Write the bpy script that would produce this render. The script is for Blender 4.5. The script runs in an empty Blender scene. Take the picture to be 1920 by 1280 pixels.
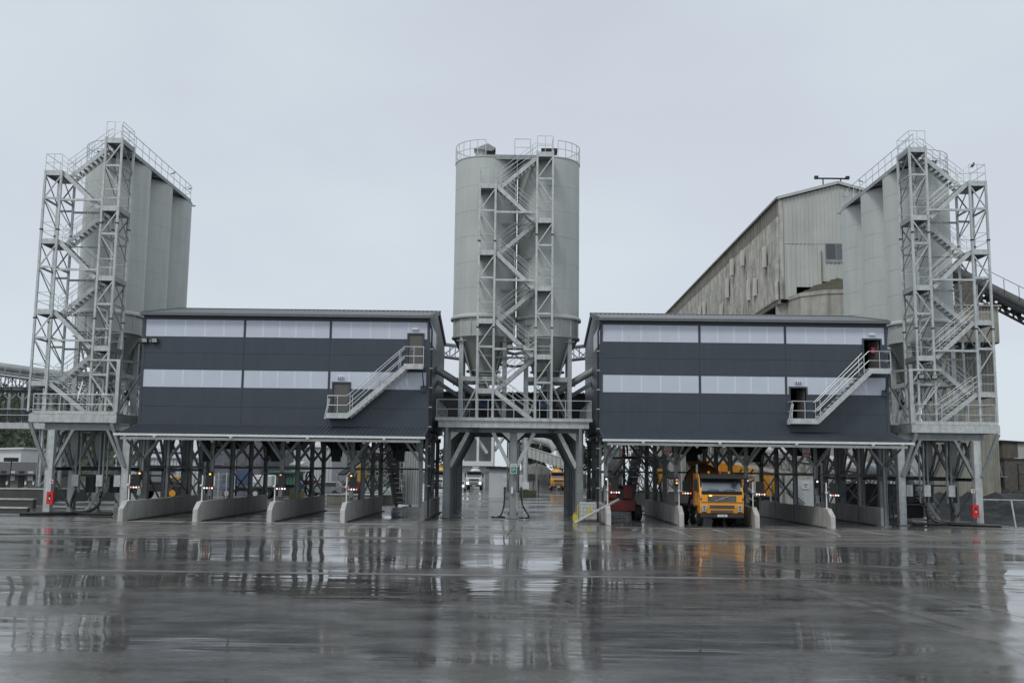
import bpy, math, random
from mathutils import Vector, Matrix
random.seed(7)
S = bpy.context.scene
COL = S.collection
V = Vector
# ------------------------------------------------------------------ camera
FP = 1900.0; PIT = math.atan(244/1900); ROL = math.radians(0.7); CH = 2.9; YAW = -5/1900
def ray(x, y):
    u = x-960; v = 640-y
    uu = u*math.cos(ROL)-v*math.sin(ROL); vv = u*math.sin(ROL)+v*math.cos(ROL)
    dx = uu/FP; dz = vv/FP
    Y = math.cos(PIT)-dz*math.sin(PIT); Z = math.sin(PIT)+dz*math.cos(PIT)
    c, s = math.cos(YAW), math.sin(YAW)
    return V((dx*c+Y*s, -dx*s+Y*c, Z))
def P(x, y, Y):
    a = ray(x, y); k = Y/a.y
    return V((a.x*k, Y, CH+a.z*k))
fw = ray(960, 640); ri = (ray(1060, 640)-fw).normalized(); up = ri.cross(fw).normalized()
cam = bpy.data.objects.new('camera', bpy.data.cameras.new('camera')); COL.objects.link(cam)
cam.matrix_world = Matrix(((ri.x, up.x, -fw.x, 0), (ri.y, up.y, -fw.y, 0), (ri.z, up.z, -fw.z, CH), (0, 0, 0, 1)))
cam.data.sensor_width = 36; cam.data.lens = 36*FP/1920; cam.data.clip_end = 3000; cam.data.clip_start = 0.2
S.camera = cam
# ------------------------------------------------------------------ light
SUN_EL, SUN_AZ = 52, 215
w = bpy.data.worlds.new('World'); S.world = w; w.use_nodes = True
nt = w.node_tree; nt.nodes.clear()
def N(nt, t, **k):
    n = nt.nodes.new(t)
    for a, b in k.items(): setattr(n, a, b)
    return n
sky = N(nt, 'ShaderNodeTexSky', sky_type='NISHITA', sun_disc=False, sun_elevation=math.radians(SUN_EL), sun_rotation=math.radians(SUN_AZ))
hs = N(nt, 'ShaderNodeHueSaturation'); hs.inputs['Saturation'].default_value = .3
tc = N(nt, 'ShaderNodeTexCoord'); mp = N(nt, 'ShaderNodeMapping'); mp.inputs['Scale'].default_value = (1, 1, 2.2)
cn = N(nt, 'ShaderNodeTexNoise'); cn.inputs['Scale'].default_value = 2.9; cn.inputs['Detail'].default_value = 4; cn.inputs['Roughness'].default_value = .45
cr = N(nt, 'ShaderNodeValToRGB')
cr.color_ramp.elements[0].position = .3; cr.color_ramp.elements[0].color = (6.25, 6.75, 7.65, 1)
cr.color_ramp.elements[1].position = .72; cr.color_ramp.elements[1].color = (7.0, 7.95, 8.55, 1)
mx = N(nt, 'ShaderNodeMix', data_type='RGBA'); mx.inputs['Factor'].default_value = .86
bg = N(nt, 'ShaderNodeBackground'); bg.inputs['Strength'].default_value = .1
wo = N(nt, 'ShaderNodeOutputWorld')
L = nt.links.new
L(sky.outputs[0], hs.inputs['Color']); L(hs.outputs[0], mx.inputs[6])
L(tc.outputs['Generated'], mp.inputs[0]); L(mp.outputs[0], cn.inputs['Vector']); L(cn.outputs['Fac'], cr.inputs[0]); L(cr.outputs[0], mx.inputs[7])
L(mx.outputs[2], bg.inputs['Color']); L(bg.outputs[0], wo.inputs['Surface'])
sl = bpy.data.lights.new('sun', 'SUN'); sl.energy = 1.3; sl.angle = math.radians(14); sl.color = (1, .97, .93)
so = bpy.data.objects.new('sun', sl); COL.objects.link(so)
so.rotation_euler = (math.radians(90-SUN_EL), 0, math.radians(-32))
S.view_settings.view_transform = 'Standard'; S.view_settings.look = 'None'; S.view_settings.gamma = 1
S.view_settings.exposure = 0.0; S.view_settings.use_curve_mapping = False
# ------------------------------------------------------------------ materials
MATS = {}
def mat(name, col, rough=.55, metal=0, var=.18, scale=1.2, streak=0, sscale=3, dirt=(.08, .075, .06), bump=0, bscale=30, coat=0, emit=None, estr=0, alpha=None, zdirt=None):
    m = bpy.data.materials.new(name); m.use_nodes = True; t = m.node_tree; t.nodes.clear()
    o = N(t, 'ShaderNodeOutputMaterial'); b = N(t, 'ShaderNodeBsdfPrincipled'); t.links.new(b.outputs[0], o.inputs[0])
    b.inputs['Metallic'].default_value = metal; b.inputs['Coat Weight'].default_value = coat
    g = N(t, 'ShaderNodeNewGeometry')
    n = N(t, 'ShaderNodeTexNoise'); n.inputs['Scale'].default_value = scale; n.inputs['Detail'].default_value = 6; n.inputs['Roughness'].default_value = .65
    t.links.new(g.outputs['Position'], n.inputs['Vector'])
    mr = N(t, 'ShaderNodeMapRange'); mr.inputs[1].default_value = .25; mr.inputs[2].default_value = .75
    mr.inputs[3].default_value = 1-var; mr.inputs[4].default_value = 1+var
    t.links.new(n.outputs['Fac'], mr.inputs[0])
    vm = N(t, 'ShaderNodeVectorMath', operation='SCALE'); vm.inputs[0].default_value = col[:3]
    t.links.new(mr.outputs[0], vm.inputs['Scale'])
    out = vm.outputs[0]
    if streak:
        ma = N(t, 'ShaderNodeMapping'); ma.inputs['Scale'].default_value = (sscale, sscale, sscale*.07)
        t.links.new(g.outputs['Position'], ma.inputs[0])
        n2 = N(t, 'ShaderNodeTexNoise'); n2.inputs['Scale'].default_value = 1; n2.inputs['Detail'].default_value = 5; n2.inputs['Roughness'].default_value = .7
        t.links.new(ma.outputs[0], n2.inputs['Vector'])
        r2 = N(t, 'ShaderNodeMapRange'); r2.inputs[1].default_value = .45; r2.inputs[2].default_value = .8; r2.inputs[3].default_value = 0; r2.inputs[4].default_value = streak
        t.links.new(n2.outputs['Fac'], r2.inputs[0])
        x = N(t, 'ShaderNodeMix', data_type='RGBA'); x.inputs[7].default_value = (*dirt, 1)
        t.links.new(r2.outputs[0], x.inputs[0]); t.links.new(out, x.inputs[6]); out = x.outputs[2]
    t.links.new(out, b.inputs['Base Color'])
    rr = N(t, 'ShaderNodeMapRange'); rr.inputs[3].default_value = max(.02, rough-.1); rr.inputs[4].default_value = min(1, rough+.1)
    t.links.new(n.outputs['Fac'], rr.inputs[0]); t.links.new(rr.outputs[0], b.inputs['Roughness'])
    if bump:
        n3 = N(t, 'ShaderNodeTexNoise'); n3.inputs['Scale'].default_value = bscale; n3.inputs['Detail'].default_value = 4
        t.links.new(g.outputs['Position'], n3.inputs['Vector'])
        bu = N(t, 'ShaderNodeBump'); bu.inputs['Strength'].default_value = bump; bu.inputs['Distance'].default_value = .02
        t.links.new(n3.outputs['Fac'], bu.inputs['Height']); t.links.new(bu.outputs[0], b.inputs['Normal'])
    if emit:
        b.inputs['Emission Color'].default_value = (*emit, 1); b.inputs['Emission Strength'].default_value = estr
    if alpha is not None:
        b.inputs['Transmission Weight'].default_value = alpha
    MATS[name] = m
    return m
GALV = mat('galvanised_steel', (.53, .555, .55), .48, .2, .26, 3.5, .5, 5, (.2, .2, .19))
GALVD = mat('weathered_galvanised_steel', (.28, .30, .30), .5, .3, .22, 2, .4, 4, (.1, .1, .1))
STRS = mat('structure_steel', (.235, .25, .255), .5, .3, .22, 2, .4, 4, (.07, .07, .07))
RAILM = mat('rail_steel', (.56, .59, .59), .45, .3, .1)
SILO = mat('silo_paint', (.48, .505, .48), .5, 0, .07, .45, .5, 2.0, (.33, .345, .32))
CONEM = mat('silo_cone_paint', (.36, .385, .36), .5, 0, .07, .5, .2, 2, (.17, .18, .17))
CLAD = mat('dark_cladding', (.045, .058, .075), .42, 0, .12, .7, .3, 2.4, (.085, .095, .105))
CLADR = mat('dark_roof_sheet', (.05, .06, .075), .35, 0, .15, 1.5, 0)
RIDGE = mat('grey_flashing', (.14, .145, .15), .4, .2, .15, 2)
PANE = mat('translucent_polycarbonate', (.56, .60, .68), .3, 0, .05, .6, .1, 2, (.45, .48, .54))
PANEL2 = mat('polycarbonate_joint', (.66, .70, .78), .3, 0, .04)
WHITES = mat('white_trim', (.7, .72, .7), .45, 0, .1, 3, .2, 6, (.3, .3, .28))
DOORM = mat('taupe_door', (.115, .105, .10), .5, 0, .08)
BLACK = mat('black_plastic', (.012, .012, .013), .5, 0, .2)
RUBBER = mat('tyre_rubber', (.02, .02, .02), .75, 0, .2)
DARKI = mat('dark_interior', (.02, .02, .021), .8)
CONC = mat('precast_concrete', (.50, .49, .465), .7, 0, .18, 1.3, .55, 2.5, (.12, .115, .10), .2, 18)
CONCO = mat('old_stained_concrete', (.38, .37, .33), .85, 0, .3, .5, .75, 1.2, (.075, .07, .055), .3, 6)
CONCD = mat('dark_wet_concrete', (.075, .075, .072), .6, 0, .3, .8, .5, 1.5, (.03, .03, .03))
GLASS = mat('dark_window_glass', (.05, .06, .065), .08, 0, .1, coat=.5)
WSCR = mat('windscreen_glass', (.16, .19, .21), .07, 0, .15, 1.5, coat=.6)
CHROME = mat('bare_metal', (.5, .5, .5), .25, .9, .1)
ORANGE = mat('orange_truck_paint', (.80, .33, .022), .34, 0, .12, 3, .4, 3, (.32, .17, .06), coat=.3)
ORANGED = mat('shaded_dirty_orange_paint', (.22, .105, .025), .55, 0, .25, 1.5, .6, 3, (.08, .05, .03))  # dirty drum orange, its base also darkened to paint in the drum's shadow
YELL = mat('yellow_paint', (.72, .40, .05), .45, 0, .1, 2, .3, 4, (.2, .15, .06))
WTRUCK = mat('white_truck_paint', (.66, .68, .68), .35, 0, .05, coat=.3)
REDM = mat('fire_red', (.62, .025, .03), .4, 0, .08, 4)
REDD = mat('dark_red_paint', (.16, .022, .02), .5, 0, .2, 2, .4, 4, (.04, .02, .02))
GREENS = mat('sign_green', (.02, .25, .15), .45, 0, .05)
BLUES = mat('sign_blue', (.03, .12, .42), .45, 0, .05)
REDS = mat('sign_red', (.55, .02, .07), .45, 0, .05)
WHITEP = mat('sign_white', (.72, .72, .72), .5, 0, .03)
BLUEM = mat('blue_machine_paint', (.05, .09, .17), .5, 0, .2)
ORCLO = mat('orange_hi_vis_cloth', (.72, .14, .03), .85, 0, .15, 9)
REFL = mat('reflective_band', (.55, .55, .5), .4)
SKIN = mat('skin', (.45, .27, .2), .55)
LAMPR = mat('red_lamp', (.6, .1, .08), .4, emit=(1, .25, .2), estr=1.1)
LAMPW = mat('white_lamp', (.8, .8, .75), .4, emit=(1, .93, .88), estr=1.2)
LAMPY = mat('amber_lamp', (.8, .5, .1), .4, emit=(1, .62, .12), estr=1.6)
HEADL = mat('lit_headlamp', (.8, .8, .8), .2, emit=(1, .97, .9), estr=3)
FLOODG = mat('floodlight_glass', (.62, .62, .58), .25, 0, .05)
OLDS = mat('old_cladding_side', (.46, .45, .405), .75, 0, .4, .8, .97, 2.2, (.05, .048, .043))
OLDT = mat('old_cladding_top_row', (.22, .205, .175), .8, 0, .3, .6, .6, 1.5, (.04, .037, .035))
OLDG = mat('old_cladding_gable', (.47, .485, .455), .7, 0, .1, .4, .35, 1.2, (.22, .22, .19))
OLDW = mat('replacement_sheet', (.55, .54, .48), .6, 0, .1, 1)
MOSS = mat('mossy_spill', (.07, .07, .045), .95, 0, .5, 3, bump=1, bscale=6)
SHED = mat('pale_corrugated_shed', (.52, .54, .55), .55, .1, .1, .5, .25, 1.5, (.2, .21, .21))
SHEDD = mat('slate_grey_shed', (.13, .135, .155), .5, .1, .1, .5)
SHEDO = mat('olive_corrugated_tower', (.32, .31, .265), .7, 0, .25, .6, .7, 1.8, (.06, .055, .04))
ROOFD = mat('old_slate_roof', (.06, .06, .062), .75, 0, .25, 1.5)
STONEW = mat('stone_wall', (.17, .155, .13), .85, 0, .4, 2.5, bump=.5, bscale=5)
TIMB = mat('timber_sleepers', (.12, .105, .085), .85, 0, .3, 2, .5, 4, (.05, .045, .04))
COAL = mat('dark_aggregate_ground', (.022, .023, .025), .7, 0, .5, 1.2, bump=1, bscale=3)
LEAF = mat('distant_foliage', (.07, .095, .06), .9, 0, .5, .35)
LEAF2 = mat('pale_foliage', (.09, .115, .075), .9, 0, .4, .8)
HILLM = mat('wooded_hillside', (.035, .05, .03), .95, 0, .4, .2)
BARK = mat('bark', (.08, .065, .05), .9)
HOSE = mat('black_rubber_hose', (.015, .015, .016), .45)
IBC = mat('milky_plastic', (.60, .62, .60), .35, 0, .08, 3, .4, 6, (.35, .32, .2))
YTAPE = mat('yellow_plastic', (.6, .5, .05), .5)
DARKM = mat('dark_steel', (.03, .032, .036), .5, .3, .3, 2)
GRAVEL = mat('stockpiled_gravel', (.17, .165, .155), .95, 0, .3, 3, bump=1, bscale=8)
# ------------------------------------------------------------------ mesh helpers
class MB:
    def __init__(s): s.v = []; s.f = []; s.sm = False
    def add(s, vs, fs):
        o = len(s.v); s.v += [tuple(v) for v in vs]; s.f += [tuple(i+o for i in f) for f in fs]; return s
    def box(s, x0, x1, y0, y1, z0, z1):
        x0, x1 = min(x0, x1), max(x0, x1); y0, y1 = min(y0, y1), max(y0, y1); z0, z1 = min(z0, z1), max(z0, z1)
        return s.add([(x0, y0, z0), (x1, y0, z0), (x1, y1, z0), (x0, y1, z0), (x0, y0, z1), (x1, y0, z1), (x1, y1, z1), (x0, y1, z1)],
                     [(0, 3, 2, 1), (4, 5, 6, 7), (0, 1, 5, 4), (1, 2, 6, 5), (2, 3, 7, 6), (3, 0, 4, 7)])
    def bar(s, a, b, w, h=None, upv=(0, 0, 1)):
        h = h or w; a = V(a); b = V(b); d = (b-a).normalized(); u = V(upv)
        if abs(d.dot(u)) > .98: u = V((0, 1, 0))
        r = d.cross(u).normalized(); u = r.cross(d).normalized()
        r = r*w/2; u = u*h/2
        return s.add([a-r-u, a+r-u, a+r+u, a-r+u, b-r-u, b+r-u, b+r+u, b-r+u],
                     [(0, 1, 2, 3), (7, 6, 5, 4), (0, 4, 5, 1), (1, 5, 6, 2), (2, 6, 7, 3), (3, 7, 4, 0)][0:6])
    def tube(s, pts, r, n=6, cap=True):
        pts = [V(p) for p in pts]; rings = []
        for i, p in enumerate(pts):
            d = (pts[min(i+1, len(pts)-1)]-pts[max(i-1, 0)]).normalized()
            u = V((0, 0, 1)) if abs(d.z) < .95 else V((0, 1, 0))
            a = d.cross(u).normalized(); b = a.cross(d)
            rr = r[i] if isinstance(r, (list, tuple)) else r
            rings.append([p+(a*math.cos(t)+b*math.sin(t))*rr for t in [2*math.pi*k/n for k in range(n)]])
        vs = [q for g in rings for q in g]; fs = []
        for i in range(len(pts)-1):
            for k in range(n): fs.append((i*n+k, i*n+(k+1) % n, (i+1)*n+(k+1) % n, (i+1)*n+k))
        if cap: fs += [tuple(range(n))[::-1], tuple(range((len(pts)-1)*n, len(pts)*n))]
        return s.add(vs, fs)
    def lathe(s, c, prof, n=32, cap=True):     # prof: (r, z)
        vs = [(c[0]+r*math.cos(2*math.pi*k/n), c[1]+r*math.sin(2*math.pi*k/n), c[2]+z) for r, z in prof for k in range(n)]
        fs = [(i*n+k, i*n+(k+1) % n, (i+1)*n+(k+1) % n, (i+1)*n+k) for i in range(len(prof)-1) for k in range(n)]
        if cap: fs += [tuple(range(n))[::-1], tuple(range((len(prof)-1)*n, len(prof)*n))]
        return s.add(vs, fs)
    def prism(s, poly, d):                     # poly 3-D ring, extruded by vector d
        n = len(poly); d = V(d)
        vs = [V(p) for p in poly]+[V(p)+d for p in poly]
        return s.add(vs, [tuple(range(n))[::-1], tuple(range(n, 2*n))]+[(k, (k+1) % n, n+(k+1) % n, n+k) for k in range(n)])
    def ibeam(s, a, b, w, h, t=.03, upv=(0, 0, 1)):   # w across flanges, h between flanges
        a = V(a); b = V(b); d = (b-a).normalized(); u = V(upv)
        if abs(d.dot(u)) > .98: u = V((0, 1, 0))
        r = d.cross(u).normalized(); u = r.cross(d).normalized()
        for k in (-1, 1): s.bar(a+u*k*(h-t)/2, b+u*k*(h-t)/2, w, t, upv)
        s.bar(a, b, t, h-2*t-.002, upv)
        return s
    def corr(s, p0, du, dv, n, depth, nrm, duty=.5):   # trapezoid corrugated sheet: n ribs along du, extruded along dv
        p0 = V(p0); du = V(du); dv = V(dv); nrm = V(nrm).normalized()
        prof = []
        for i in range(n):
            a = i/n; k = 1/n
            prof += [(a, 0), (a+k*(1-duty)*.8, 0), (a+k*(1-duty*.8), 1), (a+k*(1-.1), 1)]
        prof.append((1, 0))
        vs = [p0+du*a+nrm*depth*h for a, h in prof]+[p0+du*a+nrm*depth*h+dv for a, h in prof]
        m = len(prof)
        return s.add(vs, [(i, i+1, m+i+1, m+i) for i in range(m-1)])
W = {}
def link(o): COL.objects.link(o)
def fix_normals(me):
    import bmesh
    b = bmesh.new(); b.from_mesh(me); bmesh.ops.recalc_face_normals(b, faces=b.faces); b.to_mesh(me); b.free()
def thing(name, label, cat, loc=(0, 0, 0), group=None):
    o = bpy.data.objects.new(name, None); link(o); o.location = loc; W[o] = V(loc); o.empty_display_size = .3
    o['label'] = label; o['category'] = cat
    if group: o['group'] = group
    return o
def part(name, mb, m, parent=None, loc=None, smooth=False, label=None):
    base = W[parent] if parent else V((0, 0, 0))
    org = V(loc) if loc is not None else (base if parent else V((0, 0, 0)))
    me = bpy.data.meshes.new(name); me.from_pydata([(v[0]-org.x, v[1]-org.y, v[2]-org.z) for v in mb.v], [], mb.f)
    fix_normals(me); me.materials.append(m)
    if smooth: me.shade_smooth() if smooth is True else me.shade_smooth()
    if smooth == 'auto':
        for p in me.polygons: p.use_smooth = True
        try: me.set_sharp_from_angle(angle=math.radians(35))
        except Exception: pass
    o = bpy.data.objects.new(name, me); link(o); W[o] = org
    if parent: o.parent = parent; o.location = org-base
    else: o.location = org
    if label: o['label'] = label
    return o
def solo(name, mb, m, label, cat, loc=None, group=None, smooth=False):
    o = part(name, mb, m, None, loc, smooth); o['label'] = label; o['category'] = cat
    if group: o['group'] = group
    return o
def struct(name, mb, m, kind='structure', smooth=False):
    o = part(name, mb, m, None, None, smooth); o['kind'] = kind; return o
def inst(o, parent, off):                      # one more of an alike piece, sharing its mesh
    c = o.copy(); link(c); c.parent = parent; W[c] = W[o]+V(off); c.location = W[c]-(W[parent] if parent else V((0, 0, 0))); return c
def copy_tree(o, off, label, parent=None):
    c = o.copy(); link(c); W[c] = W[o]+V(off)
    if parent: c.parent = parent
    else: c.location = W[c]
    if label: c['label'] = label
    for ch in [x for x in COL.objects if x.parent == o]: copy_tree(ch, off, None, c)
    return c
def text(name, body, size, m, parent, loc, depth=.004, rot=(math.pi/2, 0, 0), align='CENTER'):
    cu = bpy.data.curves.new(name, 'FONT'); cu.body = body; cu.size = size; cu.align_x = align; cu.align_y = 'CENTER'; cu.extrude = depth
    t = bpy.data.objects.new('tmp', cu); link(t)
    bpy.context.view_layer.update()
    me = bpy.data.meshes.new_from_object(t.evaluated_get(bpy.context.evaluated_depsgraph_get()))
    bpy.data.objects.remove(t); me.materials.clear(); me.materials.append(m)
    o = bpy.data.objects.new(name, me); link(o); W[o] = V(loc); o.rotation_euler = rot
    if parent: o.parent = parent; o.location = V(loc)-W[parent]
    else: o.location = loc
    return o
def railing(parent, pts, h=1.1, sp=1.5, r=.025, posts=True, mid=.55):
    pts = [V(p) for p in pts]
    part('handrail', MB().tube([p+V((0, 0, h)) for p in pts], r), RAILM, parent)
    part('mid_rail', MB().tube([p+V((0, 0, mid)) for p in pts], r*.85), RAILM, parent)
    if posts:
        for i in range(len(pts)-1):
            a, b = pts[i], pts[i+1]; n = max(1, round((b-a).length/sp))
            for k in range(n+(1 if i == len(pts)-2 else 0)):
                q = a.lerp(b, k/n)
                part('rail_post', MB().tube([q, q+V((0, 0, h))], r), RAILM, parent)
# ------------------------------------------------------------------ ground
def ground_mat(name, base, light, r0, r1, bstr, puddle=.5, aniso=0.0):
    m = bpy.data.materials.new(name); m.use_nodes = True; t = m.node_tree; b = t.nodes['Principled BSDF']; K = t.links.new
    g = N(t, 'ShaderNodeNewGeometry')
    def noise(sc, det, rough, sx=1, sy=1):
        ma = N(t, 'ShaderNodeMapping'); ma.inputs['Scale'].default_value = (sx, sy, 1); K(g.outputs['Position'], ma.inputs[0])
        n = N(t, 'ShaderNodeTexNoise'); n.inputs['Scale'].default_value = sc; n.inputs['Detail'].default_value = det; n.inputs['Roughness'].default_value = rough
        K(ma.outputs[0], n.inputs['Vector']); return n.outputs['Fac']
    def rng(src, a, b_, c, d):
        r = N(t, 'ShaderNodeMapRange'); r.interpolation_type = 'SMOOTHSTEP'
        for i, v in enumerate((a, b_, c, d)): r.inputs[i+1].default_value = v
        K(src, r.inputs[0]); return r.outputs[0]
    big = noise(.09, 5, .6, 1, 1.6); fine = noise(9, 6, .7); mid = noise(.55, 5, .65, 1, 1.7)
    c1 = N(t, 'ShaderNodeMix', data_type='RGBA'); c1.inputs[6].default_value = (*base, 1); c1.inputs[7].default_value = (*light, 1)
    K(rng(mid, .3, .7, 0, 1), c1.inputs[0])
    c2 = N(t, 'ShaderNodeMix', data_type='RGBA', blend_type='MULTIPLY'); c2.inputs[0].default_value = 1
    K(c1.outputs[2], c2.inputs[6])
    sp = N(t, 'ShaderNodeCombineColor'); f2 = rng(fine, .3, .75, .65, 1.3)
    for i in range(3): K(f2, sp.inputs[i])
    K(sp.outputs[0], c2.inputs[7]); K(c2.outputs[2], b.inputs['Base Color'])
    trk = noise(.5, 4, .6, .25, 1.4)
    wet = rng(big, puddle-.06, puddle+.06, r1, r0); wm = N(t, 'ShaderNodeMath', operation='MULTIPLY'); K(wet, wm.inputs[0]); K(rng(trk, .35, .65, .6, 1.35), wm.inputs[1])
    K(wm.outputs[0], b.inputs['Roughness']); b.inputs['IOR'].default_value = 1.38
    b.inputs['Anisotropic'].default_value = aniso
    tv_ = N(t, 'ShaderNodeCombineXYZ'); tv_.inputs[1].default_value = 1; K(tv_.outputs[0], b.inputs['Tangent'])
    def math_(op, a, b_):
        q = N(t, 'ShaderNodeMath', operation=op)
        for i, v in enumerate((a, b_)):
            if isinstance(v, (int, float)): q.inputs[i].default_value = v
            else: K(v, q.inputs[i])
        return q.outputs[0]
    rip = noise(.9, 2, .45, .35, 1.5)          # wind ripples, long across the view
    wav = noise(.22, 1, .5, 1.3, .35)            # slow sideways undulation of the slab
    gr = noise(30, 3, .6)
    gm = math_('MULTIPLY', gr, rng(big, puddle-.04, puddle+.04, 1, .06))
    hh = math_('ADD', math_('MULTIPLY', rip, bstr), math_('MULTIPLY', wav, bstr*8))
    b1 = N(t, 'ShaderNodeBump'); b1.inputs['Strength'].default_value = 1; b1.inputs['Distance'].default_value = 1; K(hh, b1.inputs['Height'])
    b2 = N(t, 'ShaderNodeBump'); b2.inputs['Strength'].default_value = .25; b2.inputs['Distance'].default_value = .006
    K(gm, b2.inputs['Height']); K(b1.outputs[0], b2.inputs['Normal']); K(b2.outputs[0], b.inputs['Normal'])
    return m
GNDF = ground_mat('wet_asphalt', (.06, .058, .056), (.15, .145, .135), .05, .15, .010, .47, .75)
GNDN = ground_mat('wet_worn_concrete_apron', (.13, .125, .115), (.23, .22, .20), .09, .28, .004, .52, .4)
GNDB = ground_mat('wet_yard_concrete', (.11, .11, .108), (.2, .2, .195), .08, .26, .006, .5)
GNDL = ground_mat('pale_bay_slab', (.26, .25, .23), (.4, .39, .36), .25, .5, .004, .6)
def sheet(name, x0, x1, y0, y1, z, m):
    return struct(name, MB().add([(x0, y0, z), (x1, y0, z), (x1, y1, z), (x0, y1, z)], [(0, 1, 2, 3)]), m)
sheet('ground', -900, 900, -60, 1500, -.012, GNDB)
sheet('forecourt_asphalt', -70, 70, -30, 42.6, -.008, GNDF)
am = MB(); n_ = 90
for k in range(n_+1):
    x = -70+k*1.6; am.v += [(x, 45.0+1.1*math.sin(x*.09)+.5*math.sin(x*.31+1)+random.uniform(-.12, .12), -.004), (x, 56.4, -.004)]
    if k: am.f.append((2*k-2, 2*k, 2*k+1, 2*k-1))
struct('concrete_apron', am, GNDN)
sheet('drain_channel', -60, 60, 29.0, 29.45, -.004, GNDN)
for i, (a, b_) in enumerate(((-21.7, -5.3), (5.4, 21.7))):
    sheet('bay_slab', a, b_, 55.6 if i == 0 else 56.2, 74, 0, GNDB)
    for k in range(4):
        xa = a+k*(b_-a)/4+.12; 
        sheet('bay_threshold_strip', xa, xa+(b_-a)/4-.24, 55.0+(k % 2)*.12, 56.2 if i == 0 else 55.6, .004, GNDL)
CRK = mat('dark_joint', (.03, .03, .03), .5)
for xj in (-44, -30.5, -17, -.1, 13.6, 27):
    m = MB(); pv = None
    for k in range(12):
        y = 45.8+k*.95; q = (xj+random.uniform(-.03, .03)+(y-50)*.04*(1 if xj < 0 else -1), y)
        if pv: m.add([(pv[0]-.02, pv[1], 0), (pv[0]+.02, pv[1], 0), (q[0]+.02, q[1], 0), (q[0]-.02, q[1], 0)], [(0, 1, 2, 3)])
        pv = q
    struct('slab_joint', m, CRK)
for yj in (51.2,):
    struct('slab_joint', MB().box(-60, 33, yj, yj+.03, -.003, 0.001), CRK)
ARC = ground_mat('scuffed_wet_asphalt', (.085, .082, .078), (.19, .185, .17), .10, .2, .009, .47, .7)
for k_, (cx_, cy_, rad, a0, a1, w_) in enumerate(((34, 26, 24, 175, 225, .28), (34, 26, 26.2, 172, 222, .24), (-8, 20, 17, -38, 28, .3), (-8, 20, 19.1, -34, 25, .26), (42, 60, 40, 200, 242, .34), (42, 60, 42.4, 202, 240, .3), (30, 44, 24, 185, 232, .3))):
    m = MB(); n_ = 40; ok = 0; pr_ = False
    for k in range(n_+1):
        a = math.radians(a0+(a1-a0)*k/n_); f_ = math.sin(math.pi*k/n_)**.5 if 0 < k < n_ else .05
        ww = w_*f_*random.uniform(.75, 1.15); ci, si = math.cos(a), math.sin(a)
        y_in = cy_+rad*si
        if not (6 < y_in < 28.4 or 30.1 < y_in < 42.8): pr_ = False; continue
        m.v += [(cx_+(rad-ww)*ci, cy_+(rad-ww)*si, -.0065+.0004*k_), (cx_+(rad+ww)*ci, cy_+(rad+ww)*si, -.0065+.0004*k_)]
        if pr_: q = len(m.v); m.f.append((q-4, q-3, q-1, q-2))
        pr_ = True
    if m.f: struct('tyre_arc', m, ARC)
# shallow slurry streaks dragged out of the lanes by tyres
SLUR = ground_mat('cement_slurry', (.24, .235, .22), (.34, .33, .31), .2, .4, .003, .5)
for xc in (-19.6, -15.4, -11.4, -7.3, 7.4, 11.6, 15.6, 19.6):
    for o_ in (-.95, .95):
        m = MB(); n_ = 14; ln = random.uniform(3, 7.5); dr = random.uniform(-.25, .25)
        for k in range(n_+1):
            y = 54.6-ln*k/n_; x = xc+o_+dr*(54.6-y)*(k/n_); w_ = .2*(1-k/n_)+.03*random.random()
            m.v += [(x-w_, y, 0), (x+w_, y, 0)]
            if k: m.f.append((2*k-2, 2*k-1, 2*k+1, 2*k))
        struct('tyre_mark', m, SLUR)
# dark aggregate yard to the right, rising
from mathutils import noise as _nz
def mathutils_noise(x, y): return _nz.noise(V((x*.45, y*.3, 0)))+.5*_nz.noise(V((x*1.3, y*.9, 4)))
ym = MB(); nx, ny = 60, 44
hfun = lambda x, y: max(0, min(1, (x-31)/5))*(.25+.022*max(0, y-58)+.9*(mathutils_noise(x, y)))
for j in range(ny+1):
    for i in range(nx+1):
        x = 30.2+i*.8; y = 60.5+j*1.1; ym.v.append((x, y, hfun(x, y)+random.uniform(0, .12) if i else -.02))
for j in range(ny):
    for i in range(nx):
        a = j*(nx+1)+i; ym.f.append((a, a+1, a+nx+2, a+nx+1))
struct('aggregate_yard', ym, COAL)
# ------------------------------------------------------------------ batching buildings
YW, YB, YR, ZE, ZR, ZF = 60.0, 73.0, 66.5, 12.0, 13.3, 5.4
def split_rect(r, holes):
    rs = [r]
    for h in holes:
        out = []
        for (a, b, c, d) in rs:
            if h[0] >= b or h[1] <= a or h[2] >= d or h[3] <= c: out.append((a, b, c, d)); continue
            if h[0] > a: out.append((a, h[0], c, d))
            if h[1] < b: out.append((h[1], b, c, d))
            x0, x1 = max(a, h[0]), min(b, h[1])
            if h[2] > c: out.append((x0, x1, c, h[2]))
            if h[3] < d: out.append((x0, x1, h[3], d))
        rs = out
    return [q for q in rs if q[1]-q[0] > .02 and q[3]-q[2] > .02]
def frustum(c, w0, w1, h):     # top half-width w0 at z+h, bottom w1 at z
    x, y, z = c
    v = [(x-w1, y-w1, z), (x+w1, y-w1, z), (x+w1, y+w1, z), (x-w1, y+w1, z), (x-w0, y-w0, z+h), (x+w0, y-w0, z+h), (x+w0, y+w0, z+h), (x-w0, y+w0, z+h)]
    return v, [(0, 3, 2, 1), (4, 5, 6, 7), (0, 1, 5, 4), (1, 2, 6, 5), (2, 3, 7, 6), (3, 0, 4, 7)]
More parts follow.
